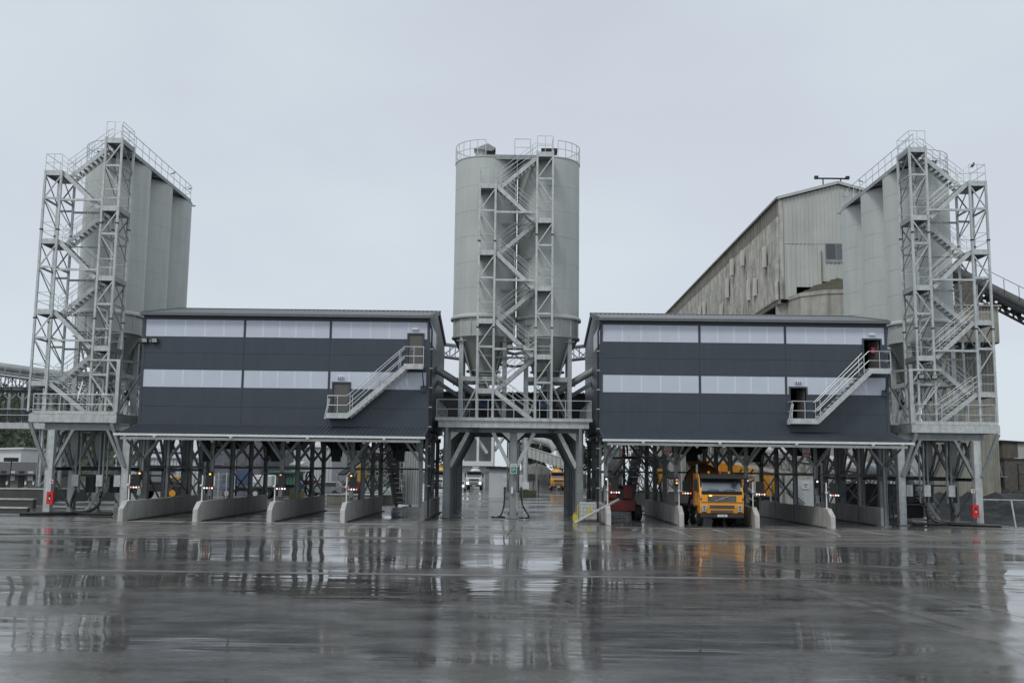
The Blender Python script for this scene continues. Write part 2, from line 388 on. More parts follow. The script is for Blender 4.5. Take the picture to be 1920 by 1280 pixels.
def building(xa, xb, splits, doors, inner, label, side):
    T = thing('batching_building', label, 'building', ((xa+xb)/2, YW, 0))
    g = .012
    holes = [(d[0], d[1], d[2], d[3]) for d in doors]
    core = MB()
    for r in split_rect((xa+.05, xb-.05, ZF, ZE-.02), holes): core.box(r[0], r[1], YW+.06, YW+.12, r[2], r[3])
    part('wall_core', core, DARKI, T)
    cols = [xa]+splits+[xb]
    rows = [(ZF, 6.5), (6.5, 7.62), (8.72, 9.68), (9.68, 10.64), (11.72, ZE+.02)]
    for i in range(len(cols)-1):
        for (z0, z1) in rows:
            m = MB()
            for r in split_rect((cols[i]+g/2, cols[i+1]-g/2, z0+g/2, z1-g/2), holes): m.box(r[0], r[1], YW, YW+.055, r[2], r[3])
            part('wall_panel', m, CLAD, T)
        for (z0, z1) in ((7.62, 8.72), (10.64, 11.72)):
            x0, x1 = cols[i]+(.14 if i == 0 else .07), cols[i+1]-(.14 if i == len(cols)-2 else .07)
            fr = MB()
            for r in split_rect((cols[i]+g/2, cols[i+1]-g/2, z0, z1), [(x0, x1, z0+.03, z1-.03)]+holes): fr.box(r[0], r[1], YW-.004, YW+.055, r[2], r[3])
            F = part('window_band', fr, CLAD, T)
            n = 5; wv = (x1-x0)/n
            for k in range(n):
                p = MB()
                for r in split_rect((x0+k*wv+(.003 if k else 0), x0+(k+1)*wv-(.003 if k < n-1 else 0), z0+.03, z1-.03), holes): p.box(r[0], r[1], YW+.012, YW+.05, r[2], r[3])
                part('pane', p, PANE, F)
                if k:
                    q = MB(); xx = x0+k*wv+random.uniform(-.03, .03)
                    for r in split_rect((xx-.05, xx+.05, z0+.05, z1-.05), holes): q.box(r[0], r[1], YW+.006, YW+.0125, r[2], r[3])
                    if q.v: part('joint_strip', q, PANEL2, F)
    # side walls (gable ends), in vertical panels
    for xs, sg in ((xa, -1), (xb, 1)):
        n = 5
        for k in range(n):
            y0 = YW+.06+(YB-YW-.06)*k/n; y1 = YW+.06+(YB-YW-.06)*(k+1)/n-.012
            zt = lambda y: ZE+(ZR-ZE)*(1-abs(y-YR)/6.5)
            for (z0, z1, mm) in ((ZF, 7.9, CLAD), (7.9, 9.0, CLAD), (9.012, 10.6, CLAD), (10.612, 11.7, PANE if k < 2 and xs == inner else CLAD), (11.712, None, CLAD)):
                if z1: poly = [(xs, y0, z0), (xs, y1, z0), (xs, y1, z1), (xs, y0, z1)]
                else:
                    poly = [(xs, y0, z0), (xs, y1, z0), (xs, y1, zt(y1))]+([(xs, YR, ZR)] if y0 < YR < y1 else [])+[(xs, y0, zt(y0))]
                part('side_panel' if mm is CLAD else 'side_pane', MB().prism(poly, (-sg*.06, 0, 0)), mm, T)
    part('rear_wall', MB().box(xa+.07, xb-.07, YB-.08, YB-.02, ZF, ZE), CLAD, T)
    part('floor_plate', MB().box(xa+.07, xb-.07, YW+.13, YB-.1, ZF-.02, ZF+.2), DARKM, T)
    for zz in (7.55,): part('inner_floor', MB().box(xa+.1, xb-.1, YW+3, YB-.1, zz, zz+.1), DARKM, T)
    # roof
    for (y0, z0, y1, z1) in ((YW-.25, ZE+.02, YR, ZR+.06), (YB+.25, ZE+.02, YR, ZR+.06)):
        m = MB().corr((xa-.12, y0, z0), (xb-xa+.24, 0, 0), (0, y1-y0, z1-z0), 60, .035, (0, 0, 1))
        m.add([(xa-.12, y0, z0-.05), (xb+.12, y0, z0-.05), (xb+.12, y1, z1-.05), (xa-.12, y1, z1-.05)], [(0, 1, 2, 3)])
        part('roof_sheet', m, RIDGE, T)
    part('ridge_cap', MB().prism([(xa-.15, YR-.3, ZR+.06), (xa-.15, YR, ZR+.14), (xa-.15, YR+.3, ZR+.06)], (xb-xa+.3, 0, 0)), RIDGE, T)
    part('eaves_gutter', MB().box(xa-.14, xb+.14, YW-.38, YW-.2, ZE-.1, ZE+.06).box(xa-.05, xb+.05, YW-.2, YW+.02, ZE-.08, ZE+.0), RIDGE, T)
    for xs, sg in ((xa, -1), (xb, 1)):
        for (y0, z0, y1, z1) in ((YW-.2, ZE, YR, ZR), (YR, ZR, YB+.2, ZE)):
            part('verge_trim', MB().bar((xs+sg*.07, y0, z0), (xs+sg*.07, y1, z1), .04, .28), RIDGE, T)
        part('corner_trim', MB().box(xs-sg*.02, xs+sg*.025, YW-.02, YW+.1, ZF, ZE-.1).box(xs-sg*.14, xs+sg*.024, YW-.021, YW-.005, ZF, ZE-.1), CLAD, T)
    # rainwater pipe
    xp = inner+(-.12 if inner > 0 else .12)*(-1 if side < 0 else -1)*0+ (.08 if inner > 0 else -.08)
    d = MB().tube([(inner, YW-.3, ZE-.05), (inner, YW-.3, ZE-.35), (inner-(.14 if inner > 0 else -.14), YW-.08, ZE-.75), (inner-(.14 if inner > 0 else -.14), YW-.08, .2)], .05)
    D = part('downpipe', d, BLACK, T)
    for k in range(8): part('pipe_clip', MB().box(inner-(.14 if inner > 0 else -.14)-.09, inner-(.14 if inner > 0 else -.14)+.09, YW-.15, YW-.02, 2+k*1.15, 2.05+k*1.15), GALV, D)
    # canopy
    zg, yg = 4.75, 57.0
    m = MB().corr((xa-.1, yg-.1, zg), (xb-xa+.2-.0, 0, 0), (0, YW-yg+.1, ZF+.02-zg), 74, .04, (0, -.3, 1))
    m.add([(xa-.1, yg-.1, zg-.03), (xb+.1, yg-.1, zg-.03), (xb+.1, YW, ZF-.01), (xa-.1, YW, ZF-.01)], [(0, 1, 2, 3)])
    part('canopy_sheet', m, CLADR, T)
    part('canopy_flashing', MB().box(xa-.05, xb+.05, YW-.03, YW-.006, ZF-.02, ZF+.09), CLADR, T)
    part('canopy_gutter', MB().box(xa-.15, xb+.15, yg-.26, yg-.1, zg-.09, zg+.03), WHITES, T)
    part('canopy_beam', MB().box(xa+.15, xb-.15, yg-.02, yg+.12, zg-.30, zg-.15), WHITES, T)
    for k in range(4):
        xx = xa+(xb-xa)*(k+.5)/4; part('gutter_outlet', MB().lathe((xx, yg-.2, zg-.13), [(.07, -.08), (.11, .05)], 10), WHITES, T)
        part('canopy_light', MB().lathe((xx-1.2, yg+.3, zg-.4), [(.06, 0), (.09, .05), (.09, .12)], 8), WHITEP, T)
    # frame under the building
    step = (xb-xa-.9)/4
    xs_ = [xa+.45+step*k for k in range(5)]
    if xa > 0: xs_ = [5.4, 9.5, 13.6, 17.65, 21.7]
    else: xs_ = [-21.7, -17.6, -13.5, -9.4, -5.4]
    ys_ = [59.7, 64, 68.5, 72.7]
    for x in xs_:
        for j, y in enumerate(ys_):
            sz = .2 if j == 0 else .26
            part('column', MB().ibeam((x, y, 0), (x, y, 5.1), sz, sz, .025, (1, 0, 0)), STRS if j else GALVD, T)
            part('base_plate', MB().box(x-.22, x+.22, y-.22, y+.22, .002, .04), GALVD, T)
            for sx in (-1, 1):
                if xa+.3 < x+sx*1.4 < xb-.3:
                    part('knee_brace', MB().bar((x+sx*.08, y, 3.45), (x+sx*1.25, y, 5.0), .16, .15), STRS if j else GALVD, T)
            if j == 3: part('knee_brace', MB().bar((x, y-.1, 3.5), (x, y-1.3, 5.0), .12), STRS, T)
            if j == 0: part('canopy_bracket', MB().bar((x, y-.1, 3.5), (x, yg+.1, 4.42), .1), GALVD, T); part('canopy_rafter', MB().bar((x, y, 5.0), (x, yg, 4.6), .1, .14), GALVD, T)
        for j in range(3):
            y0, y1 = ys_[j], ys_[j+1]
            part('tie_beam', MB().ibeam((x, y0+.13, 2.95), (x, y1-.13, 2.95), .14, .16, .02), STRS, T)
            if j: part('cross_brace', MB().bar((x+.02, y0+.1, 1.3), (x+.02, y1-.1, 2.8), .06, .09), STRS, T)
            if j: part('cross_brace', MB().bar((x-.05, y0+.1, 2.8), (x-.05, y1-.1, 1.3), .06, .09), STRS, T)
        part('floor_beam', MB().ibeam((x, YW+.15, 5.2), (x, YB-.1, 5.2), .2, .34, .03), STRS, T)
    for y in ys_:
        part('floor_beam', MB().ibeam((xa+.1, y, 5.02), (xb-.1, y, 5.02), .2, .3, .03), STRS, T)
    part('rear_tie', MB().bar((xs_[0], 72.9, 3.0), (xs_[-1], 72.9, 3.0), .12), STRS, T)
    for k in range(4):          # loading chutes hanging into each bay
        x = (xs_[k]+xs_[k+1])/2
        if xa > 0 and k == 0: continue
        part('loading_chute', MB().add(*frustum((x, 66, 4.3), 1.1, .45, 1.0)), DARKM, T)
        part('chute_sleeve', MB().lathe((x, 66, 3.7), [(.36, 0), (.42, .6)], 14), RUBBER, T)
        part('aggregate_hopper', MB().add(*frustum((x+.3, 69.5, 4.2), 1.5, .8, 1.0)), DARKM, T)
    # doors
    for d in doors:
        x0, x1, z0, z1, mode = d
        fr = MB().box(x0-.09, x0, YW-.05, YW+.12, z0, z1+.09).box(x1, x1+.09, YW-.05, YW+.12, z0, z1+.09).box(x0, x1, YW-.049, YW+.12, z1, z1+.09)
        D = part('door_frame', fr, CLAD, T)
        if mode == 'shut':
            q = part('door', MB().box(x0+.01, x1-.01, YW+.02, YW+.07, z0+.02, z1-.01), DOORM, T)
            part('kick_joint', MB().box(x0+.13, x0+.14, YW+.014, YW+.021, z0+.1, z1-.05), CLAD, q)
            part('handle', MB().bar((x0+.15, YW-.03, z0+1.0), (x0+.28, YW-.03, z0+1.0), .03), CHROME, q)
        else:
            if mode == 'ajar':
                q = part('door', MB().prism([(x1-.02, YW+.1, z0+.02), (x1-.07, YW+.08, z0+.02), (x1-.42, YW+.95, z0+.02), (x1-.37, YW+.97, z0+.02)], (0, 0, z1-z0-.03)), DOORM, T, label='grey door swung open inwards')
                part('notice', MB().box(x1-.42, x1-.22, YW+.3, YW+.33, z0+1.1, z0+1.45), REDS, q)
            else:
                q = part('door', MB().prism([(x1-.02, YW+.1, z0+.02), (x1-.07, YW+.08, z0+.02), (x1-.3, YW+.98, z0+.02), (x1-.25, YW+1.0, z0+.02)], (0, 0, z1-z0-.03)), DOORM, T, label='grey door swung open inwards')
        xm = (x0+x1)/2-(.05 if mode == 'shut' else 0)
        E_ = part('emergency_light', MB().box(xm-.19, xm+.19, YW-.1, YW+.01, z1+.28, z1+.4), WHITEP, T)
        if z0 < 8:
            for k in (-.12, .02, .13): part('pictogram', MB().box(xm+k-.035, xm+k+.035, YW-.106, YW-.101, z1+.3, z1+.38), DARKI if k < 0 else BLUEM, E_)
    return T
building(-22.2, -5.08, [-16.14, -11.0], [(-10.72, -9.78, 6.12, 7.98, 'shut'), (-6.32, -5.48, 9.05, 10.95, 'shut')], -5.08,
         'dark grey clad building left of the central silos, both its doors shut', -1)
building(5.12, 22.2, [11.03, 16.14], [(16.38, 17.3, 6.12, 8.02, 'open'), (20.82, 21.8, 9.1, 10.95, 'ajar')], 5.12,
         'dark grey clad building right of the central silos, both its doors standing open', 1)
# external stairs on the facades
def ext_stair(xl0, xl1, xu0, xu1, zl, zu, label):
    T = thing('external_stair', label, 'staircase', (xl0, YW, zl))
    ya, yb = 59.0, 59.93
    for a, b, z in ((xl0, xl1, zl), (xu0, xu1, zu)):
        q = part('landing', MB().box(a, b, ya, yb, z-.05, z), GALVD, T)
        part('edge_channel', MB().box(a, b, ya-.03, ya-.005, z-.26, z+.05), GALV, q)
        part('edge_channel', MB().box(a-.03, a-.005, ya-.03, yb, z-.26, z+.05), GALV, q)
    for y in (ya, yb-.06):
        part('stringer', MB().bar((xl1-.05, y, zl-.12), (xu0+.1, y, zu-.12), .045, .27), GALV, T)
    n = 13; t0 = None
    for k in range(n):
        a = (k+.5)/n; x = xl1+(xu0-xl1)*a; z = zl+(zu-zl)*a
        if t0 is None: t0 = part('tread', MB().box(x-.13, x+.13, ya+.04, yb-.1, z-.03, z), GALVD, T); tx, tz = x, z
        else: inst(t0, T, (x-tx, 0, z-tz))
    sl = (xu0-xl1)
    for y in (ya-.02, yb-.04):
        lo = [(xl0+.02, y, zl), (xl1, y, zl), (xu0, y, zu)]+([(xu1+.02, y, zu)] if y < 59.5 else [])
        if y > 59.5: lo = lo[1:3]
        for h, nm in ((1.05, 'handrail'), (.5, 'mid_rail')):
            part(nm, MB().tube([(p[0]-(.08 if 0 < i < 2 else 0), p[1], p[2]+h) for i, p in enumerate(lo)], .026), RAILM, T)
        for x, z in ((xl0+.04, zl), ((xl0+xl1)/2, zl), (xl1+.1, zl+.1), (xl1+sl*.5, zl+(zu-zl)*.5), (xu0-.3, zu-.28), ((xu0+xu1)/2, zu), (xu1, zu)):
            if y > 59.5 and (x < xl1 or x > xu0): continue
            part('rail_post', MB().tube([(x, y, z-.15), (x, y, z+1.05)], .024), RAILM, T)
    for h in (1.05, .5):
        part('end_rail', MB().tube([(xu1, ya, zu+h), (xu1, yb, zu+h)], .024), RAILM, T)
        part('end_rail', MB().tube([(xl0+.04, ya, zl+h), (xl0+.04, yb, zl+h)], .024), RAILM, T)
    part('hooked_ladder', MB().tube([(xl0-.12, ya-.02, zl-.3), (xl0+.12, ya, zl+.9)], .03).tube([(xl0-.12, ya+.35, zl-.3), (xl0+.12, ya+.35, zl+.9)], .03), RAILM, T)
    part('wall_bracket', MB().bar((xu1-.08, ya+.1, zu-.2), (xu1-.02, yb, zu-1.3), .06).box(xu1-.2, xu1+.1, yb-.05, yb+.05, zu-1.5, zu-1.15), CLAD, T)
ext_stair(-10.9, -9.65, -6.45, -5.33, 6.12, 9.04, 'grey steel outside stair up to the highest door of the left dark building')
ext_stair(16.15, 17.72, 20.75, 22.0, 6.12, 9.1, 'grey steel outside stair with open door on the right dark building')
# ------------------------------------------------------------------ silos
def silo(cx, cy, ztop, label, group, legs=True, hat=0):
    T = thing('silo', label, 'silo', (cx, cy, 6.2), group)
    R_ = 2.1; z0 = 13.15
    prof = [(R_, z0)]
    z = z0
    while z < ztop-1:
        z += 1.72
        if z > ztop-.5: break
        prof += [(R_, z-.012), (R_-.012, z-.008), (R_-.012, z+.008), (R_, z+.012)]
    prof += [(R_, ztop-.06), (R_+.04, ztop-.06), (R_+.04, ztop), (R_-.3, ztop+.12), (.01, ztop+.3)]
    part('shell', MB().lathe((cx, cy, 0), prof, 56), SILO, T, smooth='auto')
    part('ring_girder', MB().lathe((cx, cy, 0), [(R_-.1, 12.9), (R_+.15, 12.9), (R_+.15, 13.02), (R_+.06, 13.14), (R_-.1, 13.14)], 56), SILO, T, smooth='auto')
    part('skirt', MB().lathe((cx, cy, 0), [(R_-.02, 11.75), (R_-.02, 12.899)], 48), SILO, T, smooth='auto')
    part('skirt_band', MB().lathe((cx, cy, 0), [(R_-.1, 11.66), (R_+.06, 11.66), (R_+.06, 11.76), (R_-.1, 11.76)], 48), SILO, T, smooth='auto')
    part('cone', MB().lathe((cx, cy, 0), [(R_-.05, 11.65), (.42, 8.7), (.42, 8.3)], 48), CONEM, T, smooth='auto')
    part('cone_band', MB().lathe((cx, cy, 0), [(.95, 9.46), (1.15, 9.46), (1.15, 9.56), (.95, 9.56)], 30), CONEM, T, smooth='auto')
    part('outlet_valve', MB().lathe((cx, cy, 7.6), [(.3, 0), (.3, .7)], 16).box(cx-.45, cx+.45, cy-.25, cy+.25, 7.9, 8.15), DARKM, T)
    for a in range(8):
        an = math.pi/4*a+math.pi/8
        part('stiffener', MB().box(-.04, .04, -.04, .04, 0, 0) if False else MB().bar((cx+2.12*math.cos(an), cy+2.12*math.sin(an), 11.76), (cx+2.12*math.cos(an), cy+2.12*math.sin(an), 12.9), .08, .06), SILO, T)
    if legs:
        for sx in (-1, 1):
            for sy in (-1, 1):
                x, y = cx+sx*1.42, cy+sy*1.42
                part('leg', MB().box(x-.14, x+.14, y-.14, y+.14, 6.22, 11.35), GALV, T)
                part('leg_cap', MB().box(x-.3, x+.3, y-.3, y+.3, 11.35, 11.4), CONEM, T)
                part('leg_bracket', MB().box(x-.1, x+.1, y-.1, y+.1, 11.4, 12.89), SILO, T)
                part('foot_plate', MB().box(x-.22, x+.22, y-.22, y+.22, 6.2, 6.25), GALV, T)
        for sy in (-1, 1):
            y = cy+sy*1.42
            part('cross_beam', MB().box(cx-1.28, cx+1.28, y-.1, y+.1, 8.75, 9.05), GALV, T)
            for sx in (-1, 1):
                part('brace', MB().bar((cx+sx*1.3, y, 6.5), (cx+sx*.2, y, 8.74), .12), GALV, T)
                part('brace', MB().bar((cx+sx*1.28, y, 11.0), (cx+sx*.75, y, 9.06), .1), GALVD, T)
        for sx in (-1, 1):
            x = cx+sx*1.42
            part('cross_beam', MB().box(x-.1, x+.1, cy-1.28, cy+1.28, 8.75, 9.05), GALV, T)
            for sy in (-1, 1): part('brace', MB().bar((x, cy+sy*1.3, 6.5), (x, cy+sy*.1, 8.74), .1), GALV, T)
    if hat == 1:
        part('vent_filter', MB().lathe((cx-.35, cy-.4, ztop+.1), [(.42, 0), (.42, .72), (.36, .74)], 20), SILO, T, smooth='auto')
        part('filter_hood', MB().prism([(cx-.85, cy-1, ztop+.82), (cx+.1, cy-1, ztop+1.22), (cx+.62, cy-1, ztop+.9), (cx+.4, cy-1, ztop+.7)], (0, 1.0, 0)), GALVD, T)
        part('filter_fan', MB().box(cx+.1, cx+.6, cy-.8, cy-.2, ztop+.62, ztop+1.02), BLACK, T)
        part('roof_hatch', MB().lathe((cx+.75, cy-.8, ztop+.1), [(.33, 0), (.3, .25), (.1, .38)], 16), GALV, T)
        part('roof_plinth', MB().box(cx+.9, cx+1.2, cy-.9, cy-.6, ztop+.1, ztop+.42), GALVD, T)
    else:
        part('vent_filter', MB().lathe((cx-.1, cy-.5, ztop+.1), [(.4, 0), (.4, .55), (.33, .6)], 18), SILO, T, smooth='auto')
        part('filter_hood', MB().box(cx-.55, cx+.55, cy-1, cy-.05, ztop+.72, ztop+.92).box(cx-.45, cx-.35, cy-.9, cy-.8, ztop+.5, ztop+.74).box(cx+.35, cx+.45, cy-.9, cy-.8, ztop+.5, ztop+.74), BLACK, T)
    return T
silo(-2.07, 67.5, 23.75, 'left silo of the central pair, conical filter hood on top', 'cement silos', True, 1)
silo(2.2, 67.5, 23.75, 'right silo of the central pair, flat black filter hood on top', 'cement silos', True, 0)
for sx, nm in ((-1, 'left'), (1, 'right')):
    for k, w_ in enumerate(('front silo of the %s row, directly behind its stair tower', 'middle silo of the %s row of three', 'rearmost silo of the %s row of three')):
        silo(sx*27.3, 67.5+4.45*k, 23.3, ('pale grey '+w_) % nm+(', beside the left dark building' if sx < 0 and k else (', in front of the old shed' if k else '')), 'cement silos', k == 0 or True, 0)
# silo-top walkways
T = thing('silo_top_walkway', 'railed round walkway on top of the central silo pair', 'walkway', (0, 66, 23.8))
part('deck', MB().box(-1.6, 2.0, 65.6, 69, 23.8, 23.86), GALVD, T)
part('deck_beam', MB().box(-2.3, 1.3, 65.5, 65.6, 23.55, 23.86), GALVD, T)
pts = []
for k in range(0, 25):
    a = math.pi*.5+math.pi*k/24
    pts.append((-2.07+2.12*math.cos(a), 67.5+2.12*math.sin(a), 23.75))
pl = pts[:]; pl += [(-.35, 65.4, 23.8)]
railing(T, pl[::2], 1.12, 2.2)
pr = [(2.2-2.12*math.cos(a), 67.5+2.12*math.sin(a), 23.75) for a in [math.pi*.5+math.pi*k/24 for k in range(25)]]
railing(T, pr[::2][:12], 1.12, 2.2)
railing(T, [(-2, 69.6, 23.75), (2.2, 69.6, 23.75)], 1.12, 1.5)
railing(T, [(-.15, 65.4, 23.8), (.9, 65.4, 23.8)], 1.12, 1.2)
for sx, nm in ((-1, 'left'), (1, 'right')):
    T = thing('silo_top_walkway', 'railed walkway along the tops of the %s row of silos' % nm, 'walkway', (sx*25.6, 64, 23.4))
    xi, xo = sx*25.3, sx*27.6
    part('deck', MB().box(xi, xo, 64.4, 76.6, 23.42, 23.47), GALVD, T)
    part('deck_edge', MB().box(xi-sx*.06, xi-sx*.005, 62.6, 76.6, 23.26, 23.52), GALVD, T)
    for k in range(9): part('deck_joist', MB().box(xi, xo, 64.6+k*1.65, 64.72+k*1.65, 23.32, 23.415), GALVD, T)
    railing(T, [(xi, 62.6, 23.5), (xi, 66.3, 23.5), (xi, 70, 23.5), (xi, 74, 23.5), (xi, 76.6, 23.5), (xi+sx*.9, 77.4, 23.5)], 1.12, 1.25)
    arc = [(sx*27.3+sx*2.1*math.sin(a), 67.5-2.1*math.cos(a), 23.4) for a in [-.1+math.pi*.95*k/10 for k in range(11)]]
    railing(T, arc, 1.12, 1.6)
    part('pulse_lamp', MB().tube([(xi, 72, 24.2), (xi, 72.9, 24.6)], .05).tube([(xi, 76, 24.2), (xi, 76.8, 24.5)], .05), GALVD, T)
# ------------------------------------------------------------------ stair towers
LO = [8.05, 12.5, 16.95, 21.35]; HI = [10.25, 14.65, 19.1, 23.5]
def stair_tower(cx, s, y0, label):
    """s=+1: lower (outer) slim tower on the left of the picture"""
    X = lambda d: cx+s*d
    T = thing('stair_tower', label, 'stair tower', (cx, y0, 6.2), 'zigzag stair towers')
    y1 = y0+1.95; zb = 6.22
    def beam(a, b, w=.1, h=None, m=GALV, nm='beam'): part(nm, MB().bar(a, b, w, h or w), m, T)
    for d0, d1, zt, lev in ((-2.36, -1.34, LO[-1]+.05, LO), (1.34, 2.36, HI[-1]+.12, HI)):
        for d in (d0, d1):
            for y in (y0, y1):
                part('tower_post', MB().box(X(d)-.065, X(d)+.065, y-.065, y+.065, zb, zt), GALV, T)
                part('splice_plate', MB().box(X(d)-.09, X(d)+.09, y-.09, y+.09, 17.55 if d0 < 0 else 18.0, 17.63 if d0 < 0 else 18.08), DARKM, T)
                part('splice_plate', MB().box(X(d)-.09, X(d)+.09, y-.09, y+.09, 11.95, 12.03), DARKM, T)
        for i, z in enumerate(lev):
            q = part('landing', MB().box(X(d0)+.0, X(d1), y0+.07, y1-.07, z-.06, z), GALVD, T)
            for y in (y0, y1): part('edge_channel', MB().box(min(X(d0), X(d1))+.07, max(X(d0), X(d1))-.07, y-.035, y+.035, z-.28, z+.04), GALV, q)
            for d in (d0, d1): part('edge_channel', MB().box(X(d)-.035, X(d)+.035, y0+.07, y1-.07, z-.27, z+.04), GALVD, q)
            zl = lev[i-1] if i else zb-.3
            zm = z-1.75 if z-1.75 > zb+.2 else None
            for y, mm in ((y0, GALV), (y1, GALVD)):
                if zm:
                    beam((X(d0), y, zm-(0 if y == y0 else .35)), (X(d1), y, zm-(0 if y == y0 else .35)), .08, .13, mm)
                    beam((X(d0)+s*.08, y, zm+.1), (X(d1)-s*.05, y, z-.35), .07, .07, mm, 'diagonal_brace')
                    if zm-1.5 > zl: beam((X(d0)+s*.08, y, zm-.12), (X(d1)-s*.06, y, zm-1.45), .06, .06, mm, 'diagonal_brace')
            for d in (d0, d1):
                if zm:
                    beam((X(d), y0, zm), (X(d), y1, zm), .07, .12, GALVD)
                    beam((X(d), y0+.1, zm-.1), (X(d), y1-.1, zm-1.4), .05, .05, GALVD, 'diagonal_brace')
                    beam((X(d), y0+.1, z-.3), (X(d), y1-.1, zm+.1), .05, .05, GALVD, 'diagonal_brace')
            # landing guard rails: outside edges
            ext = d0 if d0 < 0 else d1; inn = d1 if d0 < 0 else d0
            for h in (.55, 1.1):
                part('guard_rail', MB().tube([(X(inn), y0-.02, z+h), (X(ext), y0-.02, z+h), (X(ext), y1, z+h), (X(inn), y1, z+h)], .02, 5), RAILM, T)
            if i == len(lev)-1:
                for (dx, yy) in ((ext, y0-.02), ((ext+inn)/2, y0-.02), (inn, y0-.02), (ext, y1)):
                    part('rail_post', MB().tube([(X(dx), yy, z), (X(dx), yy, z+1.1)], .02, 5), RAILM, T)
    # ties between the slim towers
    for z in (HI[0]-.02, HI[1]+.02, HI[2]+.02):
        part('cross_tie', MB().bar((X(-1.28), y0, z+.38), (X(1.28), y0, z+.38), .1, .13), GALV, T)
        part('cross_tie', MB().bar((X(-1.28), y1, z+.05), (X(1.28), y1, z+.05), .1, .12), GALVD, T)
    for z in (HI[1], HI[2]):
        for y in (y1,): part('cross_tie', MB().bar((X(-1.28), y, z-2.2), (X(1.28), y, z-2.2), .07, .08), GALVD, T)
    # flights
    flights = []
    zs = [6.22]+sorted(LO+HI)
    for i in range(8):
        za, zc = zs[i], zs[i+1]
        if i % 2 == 0: flights.append((1.15, za, -1.28, zc, y0+.12))     # rises toward the lower tower: front run
        else: flights.append((-1.22, za, 1.28, zc, y1-.92))
    for (da, za, db, zc, yf) in flights:
        F = part('stair_flight', MB().bar((X(da), yf, za-.08), (X(db), yf, zc-.08), .05, .26), GALV, T, loc=(X(da), yf, za))
        part('stringer', MB().bar((X(da), yf+.8, za-.08), (X(db), yf+.8, zc-.08), .05, .26), GALV, F)
        n = 10; t0 = None
        for k in range(n):
            a = (k+.6)/n; x = X(da+(db-da)*a); z = za+(zc-za)*a
            if t0 is None: t0 = part('tread', MB().box(x-.12, x+.12, yf+.03, yf+.77, z-.035, z-.005), GALVD, F); tx, tz = x, z
            else: inst(t0, F, (x-tx, 0, z-tz))
        sg = 1 if db > da else -1
        for y in (yf-.02, yf+.82):
            for h in (1.05, .72, .42):
                if h == .72 and y > yf: continue
                part('stair_rail', MB().tube([(X(da-sg*.15), y, za+h), (X(db+sg*.05), y, zc+h)], .017, 5), RAILM, F)
            for a in (.1, .5, .9):
                x = X(da+(db-da)*a); z = za+(zc-za)*a
                part('rail_post', MB().tube([(x, y, z-.05), (x, y, z+1.05)], .018, 5), RAILM, F)
    # cable ladder on the rear
    part('cable_ladder', MB().box(X(2.2)-.05, X(2.2)+.05, y1+.08, y1+.12, 6.3, 22), GALVD, T)
    return T
stair_tower(0.0, 1, 63.8, 'zigzag steel stair tower in front of the central silo pair')
stair_tower(-27.35, 1, 62.0, 'leftmost zigzag steel stair tower, beside the left dark building')
stair_tower(27.15, -1, 62.0, 'rightmost zigzag steel stair tower, in front of the right silo row')
# ------------------------------------------------------------------ silo platforms with their legs
def conduits(T, x, y, up_=True):
    for k, dx in enumerate((-.36, -.24, .24, .36)):
        part('conduit', MB().tube([(x+dx, y+.1, 1.6), (x+dx, y+.1, 5.3)], .05), GALVD, T)
T = thing('silo_platform', 'grey steel platform with portal legs carrying the central silo pair', 'platform', (0, 64, 0), 'silo platforms')
part('deck', MB().box(-4.85, 4.85, 63.6, 73.4, 6.1, 6.2), GALVD, T)
part('kick_strip', MB().box(-4.92, 4.92, 63.5, 63.6, 6.04, 6.24), GALV, T)
part('edge_beam', MB().box(-4.72, 4.72, 63.62, 63.75, 5.62, 6.04), GALV, T)
for sx in (-1, 1): part('edge_beam', MB().box(sx*4.72, sx*4.6, 63.76, 73.3, 5.64, 6.09), GALVD, T)
for y in (64.45, 67.5, 70.5, 73.2):
    part('cross_beam', MB().ibeam((-4.5, y, 5.6), (4.5, y, 5.6), .3, .5, .04), STRS if y > 65 else GALVD, T)
    for x in (-4.18, 0, 4.18):
        if x == 0 and y > 65 and y < 70: continue
        part('leg', MB().ibeam((x, y, 0), (x, y, 5.35), .46, .46, .035, (0, 1, 0) if False else (1, 0, 0)).box(x-.19, x+.19, y-.2, y-.16, 0.05, 5.3), GALVD if y < 65 else STRS, T)
        part('base_plate', MB().box(x-.35, x+.35, y-.35, y+.35, .002, .05), GALVD, T)
        for sx in (-1, 1):
            if abs(x+sx*.6) < 4.3 or x == 0:
                part('knee_brace', MB().ibeam((x+sx*.2, y-.05, 3.2), (x+sx*1.3, y-.05, 5.35), .24, .2, .03, (0, 1, 0)), GALV if y < 65 else STRS, T)
                part('gusset', MB().prism([(x+sx*.23, y-.2, 5.34), (x+sx*.75, y-.2, 5.34), (x+sx*.23, y-.2, 4.85)], (0, .03, 0)), WHITES if y < 65 else STRS, T)
        part('stub', MB().box(x-.09, x+.09, y-.82 if y < 65 else y-.1, y-.7 if y < 65 else y, 3.2 if abs(x) > 1 and y < 65 else 5.3, 5.6), GALVD, T) if y < 65 and x != 0 else None
for x in (-4.18, 4.18):
    part('tie_beam', MB().bar((x, 64.7, 3.0), (x, 73, 3.0), .1, .14), GALVD, T)
for x in (-2.4, 2.4):
    part('hoist_hook', MB().tube([(x, 63.9, 5.6), (x+.05, 63.9, 5.25), (x+.2, 63.9, 5.1), (x+.3, 63.9, 5.25)], .04).box(x-.15, x+.15, 63.8, 64, 5.35, 5.62), DARKM, T)
conduits(T, 0, 64.8)
for x in (-.62, .4): part('junction_box', MB().box(x, x+.22, 64.2, 64.4, 1.95, 2.75), GALV, T)
part('socket_box', MB().box(-.12, .02, 64.05, 64.2, 1.55, 1.95), WHITEP, T)
zz = 6.2
